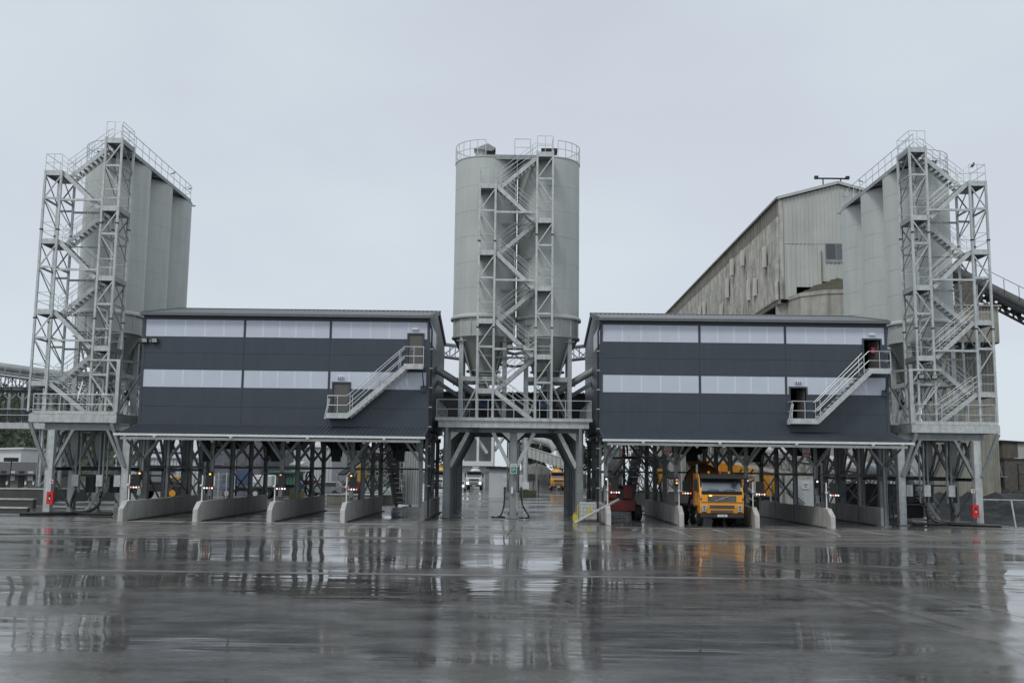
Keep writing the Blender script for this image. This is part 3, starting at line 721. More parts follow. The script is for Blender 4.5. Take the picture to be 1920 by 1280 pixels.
railing(T, [(-4.85, 63.55, zz), (4.85, 63.55, zz)], 1.15, 1.62)
for sx in (-1, 1): railing(T, [(sx*4.85, 63.7, zz), (sx*4.85, 73.3, zz)], 1.15, 1.0)
railing(T, [(-4.8, 73.3, zz), (4.8, 73.3, zz)], 1.15, 1.6)
# sign on the central leg
Sg = thing('safety_sign', 'green and white safety sign on the central platform leg', 'sign', (0.03, 64.0, 3.05))
part('board', MB().box(-.17, .23, 63.96, 63.98, 2.78, 3.4), WHITEP, Sg)
part('green_field', MB().box(-.12, .19, 63.95, 63.959, 2.83, 3.22), GREENS, Sg)
part('pictogram', MB().box(-.02, .02, 63.943, 63.949, 2.93, 3.12).box(.05, .12, 63.943, 63.949, 3.02, 3.07).box(.06, .1, 63.943, 63.949, 3.1, 3.15).box(-.08, -.03, 63.943, 63.949, 3.14, 3.18), WHITEP, Sg)
part('white_text_bar', MB().box(-.1, .16, 63.953, 63.959, 3.29, 3.33), GREENS, Sg)
for sx, nm in ((-1, 'left'), (1, 'right')):
    T = thing('silo_platform', 'grey steel platform on braced legs carrying the %s silo row' % nm, 'platform', (sx*26.8, 62, 0), 'silo platforms')
    M_ = lambda a, b: (min(sx*a, sx*b), max(sx*a, sx*b))
    x0, x1 = M_(24.15, 29.5)
    part('deck', MB().box(x0, x1, 61.8, 79, 6.02, 6.12), GALVD, T)
    part('kick_strip', MB().box(x0+.25, x1-.05, 61.72, 61.79, 6.05, 6.25), GALV, T)
    part('edge_beam', MB().box(x0, x1, 61.66, 61.78, 5.55, 6.03), GALV, T)
    a, b = M_(23.3, 24.1); part('side_shelf', MB().box(a, b, 63.4, 72, 6.02, 6.1), GALVD, T)
    part('edge_beam', MB().box(*M_(23.15, 23.29), 63.4, 79, 5.55, 6.05), GALVD, T)
    part('edge_beam', MB().prism([(sx*24.14, 61.7, 5.55), (sx*24.14, 61.8, 5.55), (sx*23.25, 63.39, 5.55), (sx*23.15, 63.3, 5.55)], (0, 0, .5)), GALVD, T)
    part('edge_beam', MB().box(*M_(29.5, 29.38), 61.79, 79, 5.57, 6.01), GALVD, T)
    for y in (61.95, 65.2, 69, 73, 77):
        part('cross_beam', MB().ibeam((sx*23.4, y, 5.3), (sx*28.6, y, 5.3), .26, .42, .03), STRS, T)
        for x in (sx*23.4, sx*28.0):
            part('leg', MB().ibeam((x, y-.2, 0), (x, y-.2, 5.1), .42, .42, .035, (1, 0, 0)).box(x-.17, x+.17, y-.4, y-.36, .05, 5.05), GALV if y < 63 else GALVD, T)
            part('base_plate', MB().box(x-.32, x+.32, y-.52, y+.12, .002, .05), GALVD, T)
            for q in (-1, 1):
                ins = (x > 0) == (q < 0) if abs(x) > 25 else (x > 0) == (q > 0)
                if ins: part('knee_brace', MB().bar((x+q*.2, y-.2, 2.9), (x+q*1.25, y-.2, 5.1), .2, .16), GALVD if y < 63 else STRS, T)
            if abs(x) > 25 and y < 70: part('cantilever_brace', MB().bar((x+sx*.2, y-.45, 2.9), (sx*29.3, y-.45, 5.5), .2, .2), STRS, T)
            if abs(x) < 25 and y < 63: part('cantilever_brace', MB().bar((x, y-.45, 2.9), (x+sx*.95, y-.42, 5.5), .18, .18), STRS, T)
    for x in (sx*23.4, sx*28.0):
        for k, y in enumerate((61.95, 65.2, 69, 73)):
            y2 = (65.2, 69, 73, 77)[k]
            part('tie_beam', MB().ibeam((x, y, 2.75), (x, y2-.45, 2.75), .16, .2, .02), DARKM, T)
            part('cross_brace', MB().bar((x, y, 2.6), (x, y2-.5, .4), .09), STRS, T)
            part('knee_brace', MB().bar((x, y, 3.0), (x, y+1.3, 5.0), .14), STRS, T)
            part('knee_brace', MB().bar((x, y2-.45, 3.0), (x, y2-1.7, 5.0), .14), STRS, T)
    for y in (65.2, 69): part('tie_beam', MB().ibeam((sx*23.6, y, 2.8), (sx*27.8, y, 2.8), .16, .22, .02), DARKM, T); part('tie_beam', MB().bar((sx*23.6, y, 2.35), (sx*27.8, y, 2.35), .1, .1), DARKM, T)
    # service pipes between the legs and black hoses
    for i, xx in enumerate((25.2, 25.45, 25.7, 26.9, 27.15)):
        part('service_pipe', MB().tube([(sx*xx, 63.4, 1.3), (sx*xx, 63.4, 5.2)], .075 if i % 2 else .06), GALVD, T)
    for xx in (25.5, 27.0, 24.4):
        part('junction_box', MB().box(sx*xx-.2, sx*xx+.2, 63.0, 63.3, 1.7, 2.4), GALV, T)
        part('cabinet', MB().box(sx*xx-.25+.5, sx*xx+.25+.5, 64.0, 64.4, 1.3, 2.3), DARKM, T)
    # inner corner frame
    xi = sx*24.3
    for x, y in ((sx*24.3, 61.95), (sx*23.4, 63.6)):
        part('corner_post', MB().box(x-.11, x+.11, y-.11, y+.11, 6.13, 9.35), GALV, T)
    part('corner_frame', MB().bar((sx*26.2, 61.95, 9.4), (sx*24.2, 61.95, 9.4), .1, .12).bar((sx*24.3, 61.95, 9.4), (sx*23.4, 63.7, 9.4), .1, .12), GALV, T)
    part('corner_frame_brace', MB().bar((sx*24.4, 61.95, 6.4), (sx*26.1, 61.95, 8.6), .09).bar((sx*24.2, 62.1, 8.3), (sx*24.9, 61.95, 9.3), .1), GALV, T)
    part('corner_frame_brace', MB().bar((sx*24.2, 62.3, 6.5), (sx*23.45, 63.5, 8.8), .08), GALVD, T)
    railing(T, [(sx*24.45, 61.85, 6.12), (sx*29.35, 61.85, 6.12)], 1.15, 1.5)
    railing(T, [(sx*29.4, 61.95, 6.12), (sx*29.4, 78.8, 6.12)], 1.15, 2.0)
    railing(T, [(sx*23.25, 63.9, 6.12), (sx*23.25, 72, 6.12)], 1.15, 2.0)
    # ground stair up to the platform
    G = thing('access_stair', 'steel access stair climbing behind the legs of the %s platform' % nm, 'staircase', (sx*27.3, 65, 0))
    xa, xb, za, zb, yy = sx*27.6, sx*25.6, .1, 3.0, 66.4
    for y in (yy, yy+.85): part('stringer', MB().bar((xa, y, za), (xb, y, zb), .05, .22), GALV, G); part('stair_rail', MB().tube([(xa, y, za+1), (xb, y, zb+1)], .022), RAILM, G); part('stair_rail', MB().tube([(xa, y, za+.5), (xb, y, zb+.5)], .02), RAILM, G)
    for k in range(12):
        a = (k+.5)/12; x = xa+(xb-xa)*a; z = za+(zb-za)*a; part('tread', MB().box(x-.12, x+.12, yy+.03, yy+.82, z-.02, z+.02), GALVD, G)
    for y in (yy+1.3, yy+2.1): part('stringer', MB().bar((xb, y, zb), (sx*23.9, y, 5.6), .05, .22), GALV, G); part('stair_rail', MB().tube([(xb, y, zb+1), (sx*23.9, y, 6.6)], .022), RAILM, G)
    part('half_landing', MB().box(min(xb, xb-sx*1), max(xb, xb-sx*1), yy, yy+2.1, 2.95, 3.0), GALVD, G)
# ------------------------------------------------------------------ bay walls and equipment
def G(x, y, z=0):
    a = ray(x, y); k = (z-CH)/a.z; return V((a.x*k, a.y*k, z))
ordn = ['first', 'second', 'third', 'fourth', 'fifth']
def barrier(x, ytip, ys, label):
    T = thing('lane_wall', label, 'concrete wall', (x, ytip or ys[0], 0), 'precast walls between the loading lanes')
    hw = .13; H = 1.08
    if ytip:
        part('end_panel', MB().prism([(x-hw, ytip, 0), (x-hw, ytip+.02, .66), (x-hw, ytip+.7, H), (x-hw, ys[0]-.012, H), (x-hw, ys[0]-.012, 0)], (2*hw, 0, 0)), CONC, T)
    for a, b in zip(ys[:-1], ys[1:]):
        part('wall_panel', MB().box(x-hw+.01, x+hw-.01, a+.012, b-.012, 0, H+random.uniform(-.03, .02)), CONC, T)
    if x < -6 and ytip:
        dx = {-21.7: .6, -17.6: .4, -13.5: .2, -9.4: 0}[x]; T.location.x += dx; T.rotation_euler = (0, 0, dx/18)
    part('footing', MB().box(x-.3, x+.3, (ytip or ys[0])+.8, ys[-1], .004, .06), CONCD, T)
BX = [-21.7, -17.6, -13.5, -9.4, -5.3, 5.42, 9.5, 13.6, 17.65, 21.7]
blab = ['leftmost lane wall with sloped end, under the left end of the canopy', 'second sloped lane wall from the left edge', 'third sloped lane wall from the left edge', 'fourth sloped lane wall, the last with a tip under the left building',
        'short lane wall without sloped tip, beside the left leg of the central platform', 'lane wall seen almost end on beside the white liquid tank', 'sloped lane wall just left of the orange mixer truck', 'sloped lane wall just right of the orange mixer truck',
        'rightmost lane wall with a sloped tip, two lanes right of the orange truck', 'short square lane wall at the right end of the right building']
for i, x in enumerate(BX):
    if i in (4, 9): barrier(x, None, [60.2, 64.2, 68.6, 72.6], blab[i])
    else: barrier(x, [55.2, 55.6, 56.1, 56.7, 0, 57.9, 57.7, 57.1, 56.6][i], [59.4, 63.8, 68.4, 73.0], blab[i])
# signal poles on the wall ends
for i in (0, 1, 2, 3, 5, 6, 7, 8):
    x = BX[i]+(.55, .36, .18, 0, 0, 0, 0, 0, 0)[i]; y = [56.4, 56.8, 57.3, 57.9, 0, 58.6, 58.6, 58.1, 57.7][i]; d = .34 if i < 4 else .42
    T = thing('lane_signal', 'white four lamp signal post on the '+['leftmost lane wall', 'second lane wall from the left', 'third lane wall from the left', 'fourth lane wall from the left', '', 'lane wall beside the white liquid tank', 'lane wall left of the orange truck', 'lane wall right of the orange truck', 'rightmost sloped lane wall'][i], 'lane signal', (x, y, 1.08), 'lane signals on the wall ends')
    part('post', MB().box(x-.03, x+.03, y-.03, y+.03, 1.08, 2.5).box(x-.1, x+.1, y-.08, y+.08, 1.08, 1.1), WHITES, T)
    part('arm', MB().tube([(x, y, 1.85), (x+d+.05, y+.1, 1.85)], .02).tube([(x, y, 2.3), (x+d-.1, y+.08, 2.3)], .018), GALVD, T)
    part('display', MB().box(x+d-.2, x+d+.2, y+.0, y+.14, 1.9, 2.52), BLACK, T)
    B = part('lamp_bar', MB().box(x+d-.28, x+d+.3, y-.06, y+.0, 1.74, 1.87), DARKM, T)
    for k in range(4):
        part('lamp', MB().lathe((0, 0, 0), [(0.001, 0), (.038, .0), (.038, .035), (.001, .05)], 10, False), LAMPW if (k+i) % 3 else LAMPR, B, loc=(0, 0, 0)) if False else part('lamp', MB().tube([(x+d-.21+k*.145, y-.07, 1.805), (x+d-.21+k*.145, y-.1, 1.805)], .045, 10), LAMPW if (k+i) % 3 else LAMPR, B)
    part('camera', MB().box(x-.09, x+.03, y-.16, y-.035, 1.9, 2.0), WHITEP, T)
for i, x in enumerate([-21.7, -17.6, -13.5, -9.4, 5.42, 9.5, 13.6, 17.65]):
    T = thing('signal_lamp', 'small signal lamp on the front column above the '+['leftmost lane wall', 'second lane wall from the left', 'third lane wall from the left', 'fourth lane wall from the left', 'lane wall beside the white tank', 'lane wall left of the orange truck', 'lane wall right of the orange truck', 'rightmost sloped lane wall'][i], 'signal lamp', (x, 59.5, 2.6), 'signal lamps on the front columns')
    part('housing', MB().box(x-.09, x+.09, 59.38, 59.57, 2.2, 2.7), BLACK, T)
    part('lens', MB().tube([(x, 59.37, 2.55), (x, 59.33, 2.55)], .055, 10), LAMPY if i in (0, 1, 3) else (LAMPR if i in (2, 5) else LAMPW), T)
    part('lens', MB().tube([(x, 59.37, 2.37), (x, 59.33, 2.37)], .05, 10), LAMPY if i in (5,) else DARKI, T)
    part('cable_box', MB().box(x-.11, x+.11, 59.4, 59.56, 1.3, 1.75), GALVD, T)
for i, (px, nm) in enumerate(((389, 'leftmost'), (516, 'second from the left'), (630, 'third from the left'), (750, 'rightmost'))):
    c = P(px, 854, 62); T = thing('hanging_display', 'large black display hanging below the left building, '+nm+' of four', 'display', c, 'hanging lane displays')
    part('screen_case', MB().box(c.x-.27, c.x+.27, c.y, c.y+.18, c.z-.36, c.z+.34), BLACK, T)
    part('screen_glass', MB().box(c.x-.23, c.x+.23, c.y-.012, c.y-.002, c.z-.3, c.z+.28), DARKI, T)
    part('hanger', MB().box(c.x-.2, c.x-.16, c.y+.05, c.y+.09, c.z+.34, 4.87).box(c.x+.16, c.x+.2, c.y+.05, c.y+.09, c.z+.34, 4.87), DARKM, T)
# signs
def prohibition(px, py, Y, label):
    c = P(px, py, Y); T = thing('prohibition_sign', label, 'sign', c, 'prohibition signs under the canopy')
    x, y, z = c; part('board', MB().box(x-.22, x+.22, y, y+.02, z-.3, z+.3), WHITEP, T)
    part('red_band', MB().box(x-.2, x+.2, y-.008, y-.002, z-.28, z-.1), REDS, T)
    n = 24; m = MB(); r0, r1 = .14, .165
    for k in range(n):
        a, b = 2*math.pi*k/n, 2*math.pi*(k+1)/n
        m.add([(x+r0*math.cos(a), y-.006, z+.1+r0*math.sin(a)), (x+r1*math.cos(a), y-.006, z+.1+r1*math.sin(a)), (x+r1*math.cos(b), y-.006, z+.1+r1*math.sin(b)), (x+r0*math.cos(b), y-.006, z+.1+r0*math.sin(b))], [(0, 1, 2, 3)])
    part('ring', m, REDS, T)
    part('walking_figure', MB().tube([(x-.01, y-.005, z+.19), (x+.0, y-.005, z+.175)], .022, 8).bar((x, y-.005, z+.16), (x, y-.005, z+.08), .035, .006).bar((x, y-.005, z+.09), (x-.05, y-.005, z+.0), .02, .006).bar((x, y-.005, z+.09), (x+.05, y-.005, z+.01), .02, .006).bar((x, y-.005, z+.14), (x+.05, y-.005, z+.09), .016, .006), DARKI, T)
    part('slash', MB().bar((x-.11, y-.011, z+.21), (x+.11, y-.011, z-.01), .022, .004), REDS, T)
    for k, w_ in ((-.15, .15), (-.2, .11), (-.25, .14)): part('text_line', MB().box(x-w_, x+w_, y-.012, y-.009, z+k-.008, z+k+.012), WHITEP, T)
prohibition(1252, 841, 59.3, 'red and white prohibition sign hung left of the orange truck')
prohibition(1512, 845, 59.3, 'red and white prohibition sign under the right end of the canopy')
def hosebox(px, py, Y, label):
    c = P(px, py, Y); T = thing('fire_point_box', label, 'fire box', c, 'red fire point boxes'); x, y, z = c
    part('case', MB().box(x-.19, x+.19, y, y+.2, z-.37, z+.37), REDM, T)
    part('viewing_slot', MB().box(x-.06, x+.06, y-.008, y-.001, z-.16, z+.2), DARKI, T)
    part('white_label', MB().box(x-.035, x+.035, y-.014, y-.009, z-.1, z+.04), WHITEP, T)
hosebox(93, 933, 61.2, 'red fire point box on the leftmost platform leg')
hosebox(1830, 958, 61.2, 'red fire point box on the rightmost platform leg')
for px, py, lab in ((96, 902, 'small white and red notice above the fire box on the leftmost leg'), (1824, 920, 'small white and red notice above the fire box on the rightmost leg')):
    c = P(px, py, 61.28); T = thing('notice', lab, 'sign', c)
    part('board', MB().box(c.x-.11, c.x+.11, c.y, c.y+.012, c.z-.11, c.z+.11), WHITEP, T)
    part('red_symbol', MB().box(c.x-.02, c.x+.07, c.y-.006, c.y-.001, c.z-.07, c.z+.07).box(c.x-.09, c.x-.06, c.y-.006, c.y-.001, c.z+.0, c.z+.05), REDS, T)
# floodlights
def flood(px, py, Y, n, gap, label, tilt=1):
    c = P(px, py, Y); T = thing('floodlight_pair', label, 'floodlight', c)
    for k in range(n):
        x = c.x+(k-(n-1)/2)*gap
        B = part('lamp_head', MB().prism([(x-.19, c.y-.25, c.z+.14), (x-.19, c.y-.05, c.z+.16), (x-.19, c.y-.05, c.z-.14), (x-.19, c.y-.12, c.z-.17)], (.38, 0, 0)), BLACK, T)
        part('lamp_glass', MB().prism([(x-.15, c.y-.252, c.z+.12), (x-.15, c.y-.245, c.z+.12), (x-.15, c.y-.122, c.z-.14), (x-.15, c.y-.13, c.z-.14)], (.30, 0, 0)), FLOODG, B)
    part('bracket', MB().tube([(c.x-gap/2, c.y-.04, c.z), (c.x+gap/2, c.y-.04, c.z)], .025).box(c.x-.05, c.x+.05, c.y-.03, c.y+.05, c.z-.1, c.z+.06), GALVD, T)
flood(282, 639, 59.93, 2, .6, 'pair of black floodlights below the top window band of the left building')
flood(965, 651, 63.7, 2, .62, 'pair of black floodlights on the central stair tower')
flood(1738, 707, 61.8, 2, .8, 'pair of black floodlights on the corner frame beside the right building')
# screw conveyors from the buildings to the central silos
for sx, nm in ((-1, 'left'), (1, 'right')):
    T = thing('screw_conveyor', 'thick grey tube slanting from the %s building into the central tower' % nm, 'conveyor tube', (sx*5.2, 66, 9.3))
    part('tube', MB().tube([(sx*5.5, 66.3, 9.75), (sx*2.6, 66.9, 8.0)], .24, 16), GALVD, T, smooth='auto')
    part('flange', MB().tube([(sx*3.9, 66.63, 8.785), (sx*3.82, 66.64, 8.74)], .3, 16), GALVD, T)
    part('flange', MB().tube([(sx*2.7, 66.88, 8.06), (sx*2.6, 66.9, 8.0)], .32, 16), DARKM, T)
    part('tube_support', MB().bar((sx*5.5, 67.3, 9.0), (sx*2.8, 67.6, 7.3), .25), STRS, T)
    part('drive_motor', MB().tube([(sx*2.3, 66.3, 7.2), (sx*1.6, 66.3, 7.2)], .3, 14), BLUEM, T)
    part('weigh_hopper', MB().add(*frustum((sx*2.1, 67.5, 6.4), .7, .4, 1.1)), DARKM, T)
# hoses
def hose(pts, r, label, loc=None):
    n = 5; out = []
    P_ = [V(p) for p in pts]; P_ = [P_[0]]+P_+[P_[-1]]
    for i in range(1, len(P_)-2):
        for k in range(n):
            t = k/n; a, b, c, d = P_[i-1:i+3]
            out.append(.5*((2*b)+(c-a)*t+(2*a-5*b+4*c-d)*t*t+(3*b-a-3*c+d)*t**3))
    out.append(P_[-2])
    o = solo('rubber_hose', MB().tube(out, r, 8), HOSE, label, 'hose', smooth='auto'); return o
for sx, nm in ((-1, 'left'), (1, 'right')):
    hose([(sx*25.4, 63.2, 1.4), (sx*25.5, 62.9, .5), (sx*26.2, 62.4, .12), (sx*27.6, 61.2, .1), (sx*(29.1 if sx < 0 else 28.8), 60.6, .1)], .1, 'thick black hose curling down to the ground at the %s platform legs' % nm)
    hose([(sx*27.0, 63.2, 1.4), (sx*27.1, 62.9, .5), (sx*26.3, 62.1, .12), (sx*24.6, 61.6, .1), (sx*23.9, 61.3, .1)], .09, 'black hose running inward along the ground below the %s platform' % nm)
hose([(-.5, 64.1, 1.95), (-.55, 63.9, .8), (-.8, 63.8, .15), (-1.3, 63.7, .1), (-1.0, 63.3, .1), (-.5, 63.5, .1), (-.9, 63.9, .15)], .05, 'black hose coiled left of the central platform leg')
hose([(.5, 64.1, 1.95), (.6, 63.9, .9), (1.0, 63.8, .2), (.9, 63.3, .1), (.4, 63.4, .1)], .05, 'black hose dropping right of the central platform leg')
cy_ = 62.2
tv = []
for k in range(41): a = 2*math.pi*k/20; tv.append((-12.85+.1*math.cos(a)+.02*k/10, 64+.38*math.cos(a), 2.0+.75*math.sin(a)))
solo('rubber_hose', MB().tube(tv, .035, 6), HOSE, 'coiled thin black hose hanging beside the third lane wall from the left', 'hose')
# liquid tank, yellow can and leaning pole by the right leg
a = G(1087, 975); b = G(1118, 975); ty = 61.2
x0, x1 = P(1087, 970, ty).x, P(1118, 970, ty).x
T = thing('liquid_tank', 'white plastic liquid tank in a wire cage beside the right portal leg', 'tank', ((x0+x1)/2, ty, 0))
part('pallet', MB().box(x0, x1, ty, ty+1, .02, .14), TIMB, T)
part('bottle', MB().box(x0+.03, x1-.03, ty+.03, ty+.97, .15, 1.15), IBC, T)
part('cap', MB().lathe(((x0+x1)/2, ty+.5, 1.15), [(.1, 0), (.1, .06)], 12), BLACK, T)
for k in range(6):
    xx = x0+(x1-x0)*k/5; part('cage_bar', MB().box(xx-.012, xx+.012, ty-.01, ty+.012, .14, 1.1), RAILM, T)
for k in range(5): zz = .2+k*.22; part('cage_bar', MB().box(x0-.01, x1+.01, ty-.025, ty-.011, zz, zz+.022), RAILM, T)
part('yellow_stain_label', MB().box(x0+.45, x0+.65, ty-.03, ty-.026, .25, .8), YTAPE, T)
T = thing('fuel_can', 'yellow plastic can on the ground left of the white liquid tank', 'can', (x0-.3, ty, 0))
part('body', MB().prism([(x0-.4, ty, .02), (x0-.1, ty, .02), (x0-.1, ty, .4), (x0-.25, ty, .46), (x0-.4, ty, .4)], (0, .3, 0)), YTAPE, T)
part('handle', MB().tube([(x0-.34, ty+.15, .43), (x0-.3, ty+.15, .53), (x0-.18, ty+.15, .53), (x0-.14, ty+.15, .42)], .02), YTAPE, T)
solo('yellow_frame', MB().tube([(x0-.1, ty+.2, .05), (x0-.12, ty+.2, .95)], .03).tube([(x0-.12, ty+.2, .95), (x0-.02, ty+.2, .95)], .03), YTAPE, 'thin yellow upright frame between the can and the white tank', 'frame')
q0 = G(1077, 980, .1); q1 = P(1160, 936, 60.0)
solo('fallen_pole', MB().tube([q0, q1], .085, 10), GALV, 'long grey pole leaning over the lane wall in front of the white tank', 'pole')
# ------------------------------------------------------------------ vehicles
def bevel(o, w_=.04, seg=2):
    m = o.modifiers.new('bevel', 'BEVEL'); m.width = w_; m.segments = seg; m.limit_method = 'ANGLE'; m.angle_limit = math.radians(30)
    return o
def wheel(T, x, y, r, w_, side, detail=True):
    q = part('wheel', MB().tube([(x-w_/2, y, r), (x-w_/2+.04, y, r), (x+w_/2-.04, y, r), (x+w_/2, y, r)], [r*.86, r, r, r*.86], 26), RUBBER, T, smooth='auto')
    xo = x+side*w_/2
    part('rim', MB().tube([(xo-side*.12, y, r), (xo+side*.01, y, r)], [r*.45, r*.56], 20), CHROME, q)
    part('hub', MB().tube([(xo, y, r), (xo+side*.07, y, r)], [r*.22, r*.16], 12), GALVD, q)
    if detail:
        for k in range(8):
            a = k*math.pi/4; part('wheel_nut', MB().tube([(xo+side*.0, y+r*.36*math.cos(a), r+r*.36*math.sin(a)), (xo+side*.04, y+r*.36*math.cos(a), r+r*.36*math.sin(a))], .03, 6), DARKM, q)
def mixer(X, Y, cab, drum, label, detail=True, lit=False, plate=None, drumtop=None):
    T = thing('mixer_truck', label, 'truck', (X, Y, 0), 'concrete mixer trucks')
    B = lambda a, b, c, d, e, f: MB().box(X+a, X+b, Y+c, Y+d, e, f)
    def prof(pts, xa, xb): return MB().prism([(X+xa, Y+y, z) for y, z in pts], (xb-xa, 0, 0))
    c = part('cab', prof([(.06, .72), (.0, 1.1), (.02, 1.72), (.10, 1.93), (.42, 2.72), (.62, 2.92), (2.15, 2.95), (2.2, 1.05), (1.75, 1.0), (1.6, 1.12), (.9, 1.12), (.72, .72)], -1.23, 1.23), cab, T); bevel(c, .07, 3)
    part('windscreen', prof([(.095, 1.95), (.11, 1.95), (.415, 2.68), (.395, 2.68)], -1.08, 1.08), WSCR, T)
    part('windscreen_surround', prof([(.10, 1.90), (.12, 1.90), (.43, 2.76), (.412, 2.76)], -1.17, 1.17), BLACK, T)
    v = part('sun_visor', prof([(.02, 2.62), (-.04, 2.66), (.0, 2.86), (.1, 2.93), (.5, 2.93), (.42, 2.82), (.1, 2.82)], -1.2, 1.2), BLACK, T); bevel(v, .02)
    for s in (-1, 1):
        part('side_window', MB().prism([(X+s*1.232, Y+.62, 1.98), (X+s*1.232, Y+.75, 2.6), (X+s*1.232, Y+1.6, 2.6), (X+s*1.232, Y+1.6, 1.98)], (s*.012, 0, 0)), GLASS, T)
        d = part('door', MB().prism([(X+s*1.232, Y+.5, 1.15), (X+s*1.232, Y+.5, 1.92), (X+s*1.232, Y+1.68, 1.92), (X+s*1.232, Y+1.68, 1.15)], (s*.02, 0, 0)), cab, T)
        part('handle', B(s*1.255, s*1.28, 1.4, 1.6, 1.75, 1.8), BLACK, d)
        mr = part('mirror', MB().box(X+s*1.30, X+s*1.5, Y+.22, Y+.36, 1.95, 2.62), BLACK, T); bevel(mr, .03)
        part('mirror_arm', MB().tube([(X+s*1.2, Y+.45, 2.66), (X+s*1.4, Y+.3, 2.66)], .02).tube([(X+s*1.2, Y+.4, 1.92), (X+s*1.4, Y+.3, 1.92)], .02), BLACK, T)
        h = part('headlamp', MB().prism([(X+s*1.13, Y-.02, 1.18), (X+s*.84, Y-.02, 1.2), (X+s*.90, Y-.02, .86), (X+s*1.11, Y-.02, .84)], (0, .06, 0)), HEADL if lit else CHROME, T)
        if detail:
            part('lens', MB().tube([(X+s*.99, Y-.03, 1.1), (X+s*.99, Y-.021, 1.1)], .06, 12), GLASS, h); part('lens', MB().tube([(X+s*.99, Y-.03, .95), (X+s*.99, Y-.021, .95)], .055, 12), GLASS, h)
            part('fog_slot', B(s*.88, s*1.1, -.015, .0, .77, .83), BLACK, T)
            part('indicator', B(s*1.12, s*1.2, -.005, .03, 1.48, 1.58), BLACK, T)
            part('step', B(s*1.15, s*1.24, .75, 1.2, .5, .6), BLACK, T)
    if detail:
        wp = part('windscreen_base', prof([(.0, 1.8), (-.01, 1.9), (.08, 1.97), (.1, 1.9)], -1.12, 1.12), BLACK, T)
        for s in (-.95, -.05):
            part('wiper', MB().tube([(X+s+.1, Y+.03, 1.95), (X+s+.35, Y+.07, 2.07), (X+s+.8, Y+.08, 2.02)], .014, 5), BLACK, T)
        part('small_mirror', MB().box(X+.55, X+.85, Y+.0, Y+.1, 2.28, 2.42), BLACK, T)
        part('mirror_arm', MB().tube([(X+.7, Y+.08, 2.42), (X+.8, Y+.1, 2.65)], .012), BLACK, T)
        part('paper_disc', prof([(.17, 2.06), (.174, 2.06), (.2, 2.13), (.195, 2.13)], .85, 1.05), WHITEP, T)
    g = part('upper_grille', B(-.78, .78, -.025, .02, 1.42, 1.72), BLACK, T)
    for k in range(5): part('grille_slat', B(-.76, .76, -.035, -.026, 1.445+k*.056, 1.465+k*.056), GALVD, g)
    for k in (-.26, .26): part('grille_rib', B(k-.006, k+.006, -.036, -.026, 1.43, 1.71), DARKM, g)
    if detail:
        part('diagonal_bar', MB().bar((X-.4, Y-.046, 1.44), (X+.4, Y-.046, 1.7), .012, .03), CHROME, g)
        n = 16; rg = MB()
        for k in range(n):
            a0, a1 = 2*math.pi*k/n, 2*math.pi*(k+1)/n
            rg.bar((X+.062*math.cos(a0), Y-.058, 1.57+.062*math.sin(a0)), (X+.062*math.cos(a1), Y-.058, 1.57+.062*math.sin(a1)), .014, .022)
        part('ring_badge', rg, CHROME, g)
        part('number_sticker', B(-.72, -.56, -.045, -.037, 1.68, 1.76), LAMPY, g)
    else:
        part('chevron', B(-.5, .5, -.04, -.026, 1.5, 1.56), DARKM, g)
    part('panel_gap', B(-1.16, 1.16, -.008, .02, 1.335, 1.365), BLACK, T)
    for z0, z1, w_ in ((1.03, 1.2, .68), (.78, .92, .62)):
        g = part('lower_grille', B(-w_, w_, -.012, .05, z0, z1), BLACK, T)
        for k in range(3): part('grille_slat', B(-w_+.02, w_-.02, -.02, -.013, z0+.03+k*(z1-z0)*.3, z0+.042+k*(z1-z0)*.3), GALVD, g)
    bp = part('bumper', prof([(-.02, .48), (-.05, .55), (-.03, .7), (.6, .7), (.6, .48)], -1.2, 1.2), DARKM, T); bevel(bp, .03)
    pl_ = part('number_plate', B(-.27, .27, -.068, -.052, .57, .69), WHITEP, T)
    if plate:
        t = text('plate_text', plate, .085, DARKI, pl_, (X, Y-.073, .63), .002)
    part('chassis_rail', B(-.45, -.35, .6, 8.6, .75, 1.0).box(X+.35, X+.45, Y+.6, Y+8.6, .75, 1.0), DARKM, T)
    part('side_tank', B(-1.15, -.55, 3.05, 3.9, .5, 1.05), DARKM, T)
    for yy in (1.25, 3.05, 5.9, 7.3) if True else ():
        yy = yy if yy != 3.05 else 3.15
        for s in (-1, 1):
            wheel(T, X+s*1.05, Y+yy, .52, .32, s, detail)
            part('mudguard', B(s*.85, s*1.24, yy-.6, yy+.6, 1.08, 1.13), BLACK, T)
    # drum
    axis0 = V((X, Y+2.75, 1.75)); axis1 = V((X, Y+7.4, 2.75)); L_ = (axis1-axis0)
    rs = [(0, .45), (.03, .75), (.25, 1.08), (.5, 1.16), (.62, 1.12), (.95, .62), (1, .6)]
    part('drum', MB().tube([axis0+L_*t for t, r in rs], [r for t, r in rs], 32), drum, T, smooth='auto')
    part('drum_ring', MB().tube([axis0+L_*.6, axis0+L_*.64], [1.17, 1.17], 32), DARKM, T)
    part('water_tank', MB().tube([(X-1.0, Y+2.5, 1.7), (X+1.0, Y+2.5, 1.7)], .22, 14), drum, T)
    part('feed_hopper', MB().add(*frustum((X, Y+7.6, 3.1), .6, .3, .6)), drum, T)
    part('drum_frame', MB().bar((X-.6, Y+7.2, 1.0), (X-.35, Y+7.4, 2.4), .12).bar((X+.6, Y+7.2, 1.0), (X+.35, Y+7.4, 2.4), .12).box(X-.7, X+.7, Y+2.4, Y+2.7, 1.0, 1.5), DARKM, T)
    part('chute', MB().tube([(X, Y+8.3, 2.4), (X, Y+9.3, 1.5)], .22, 10), drum, T)
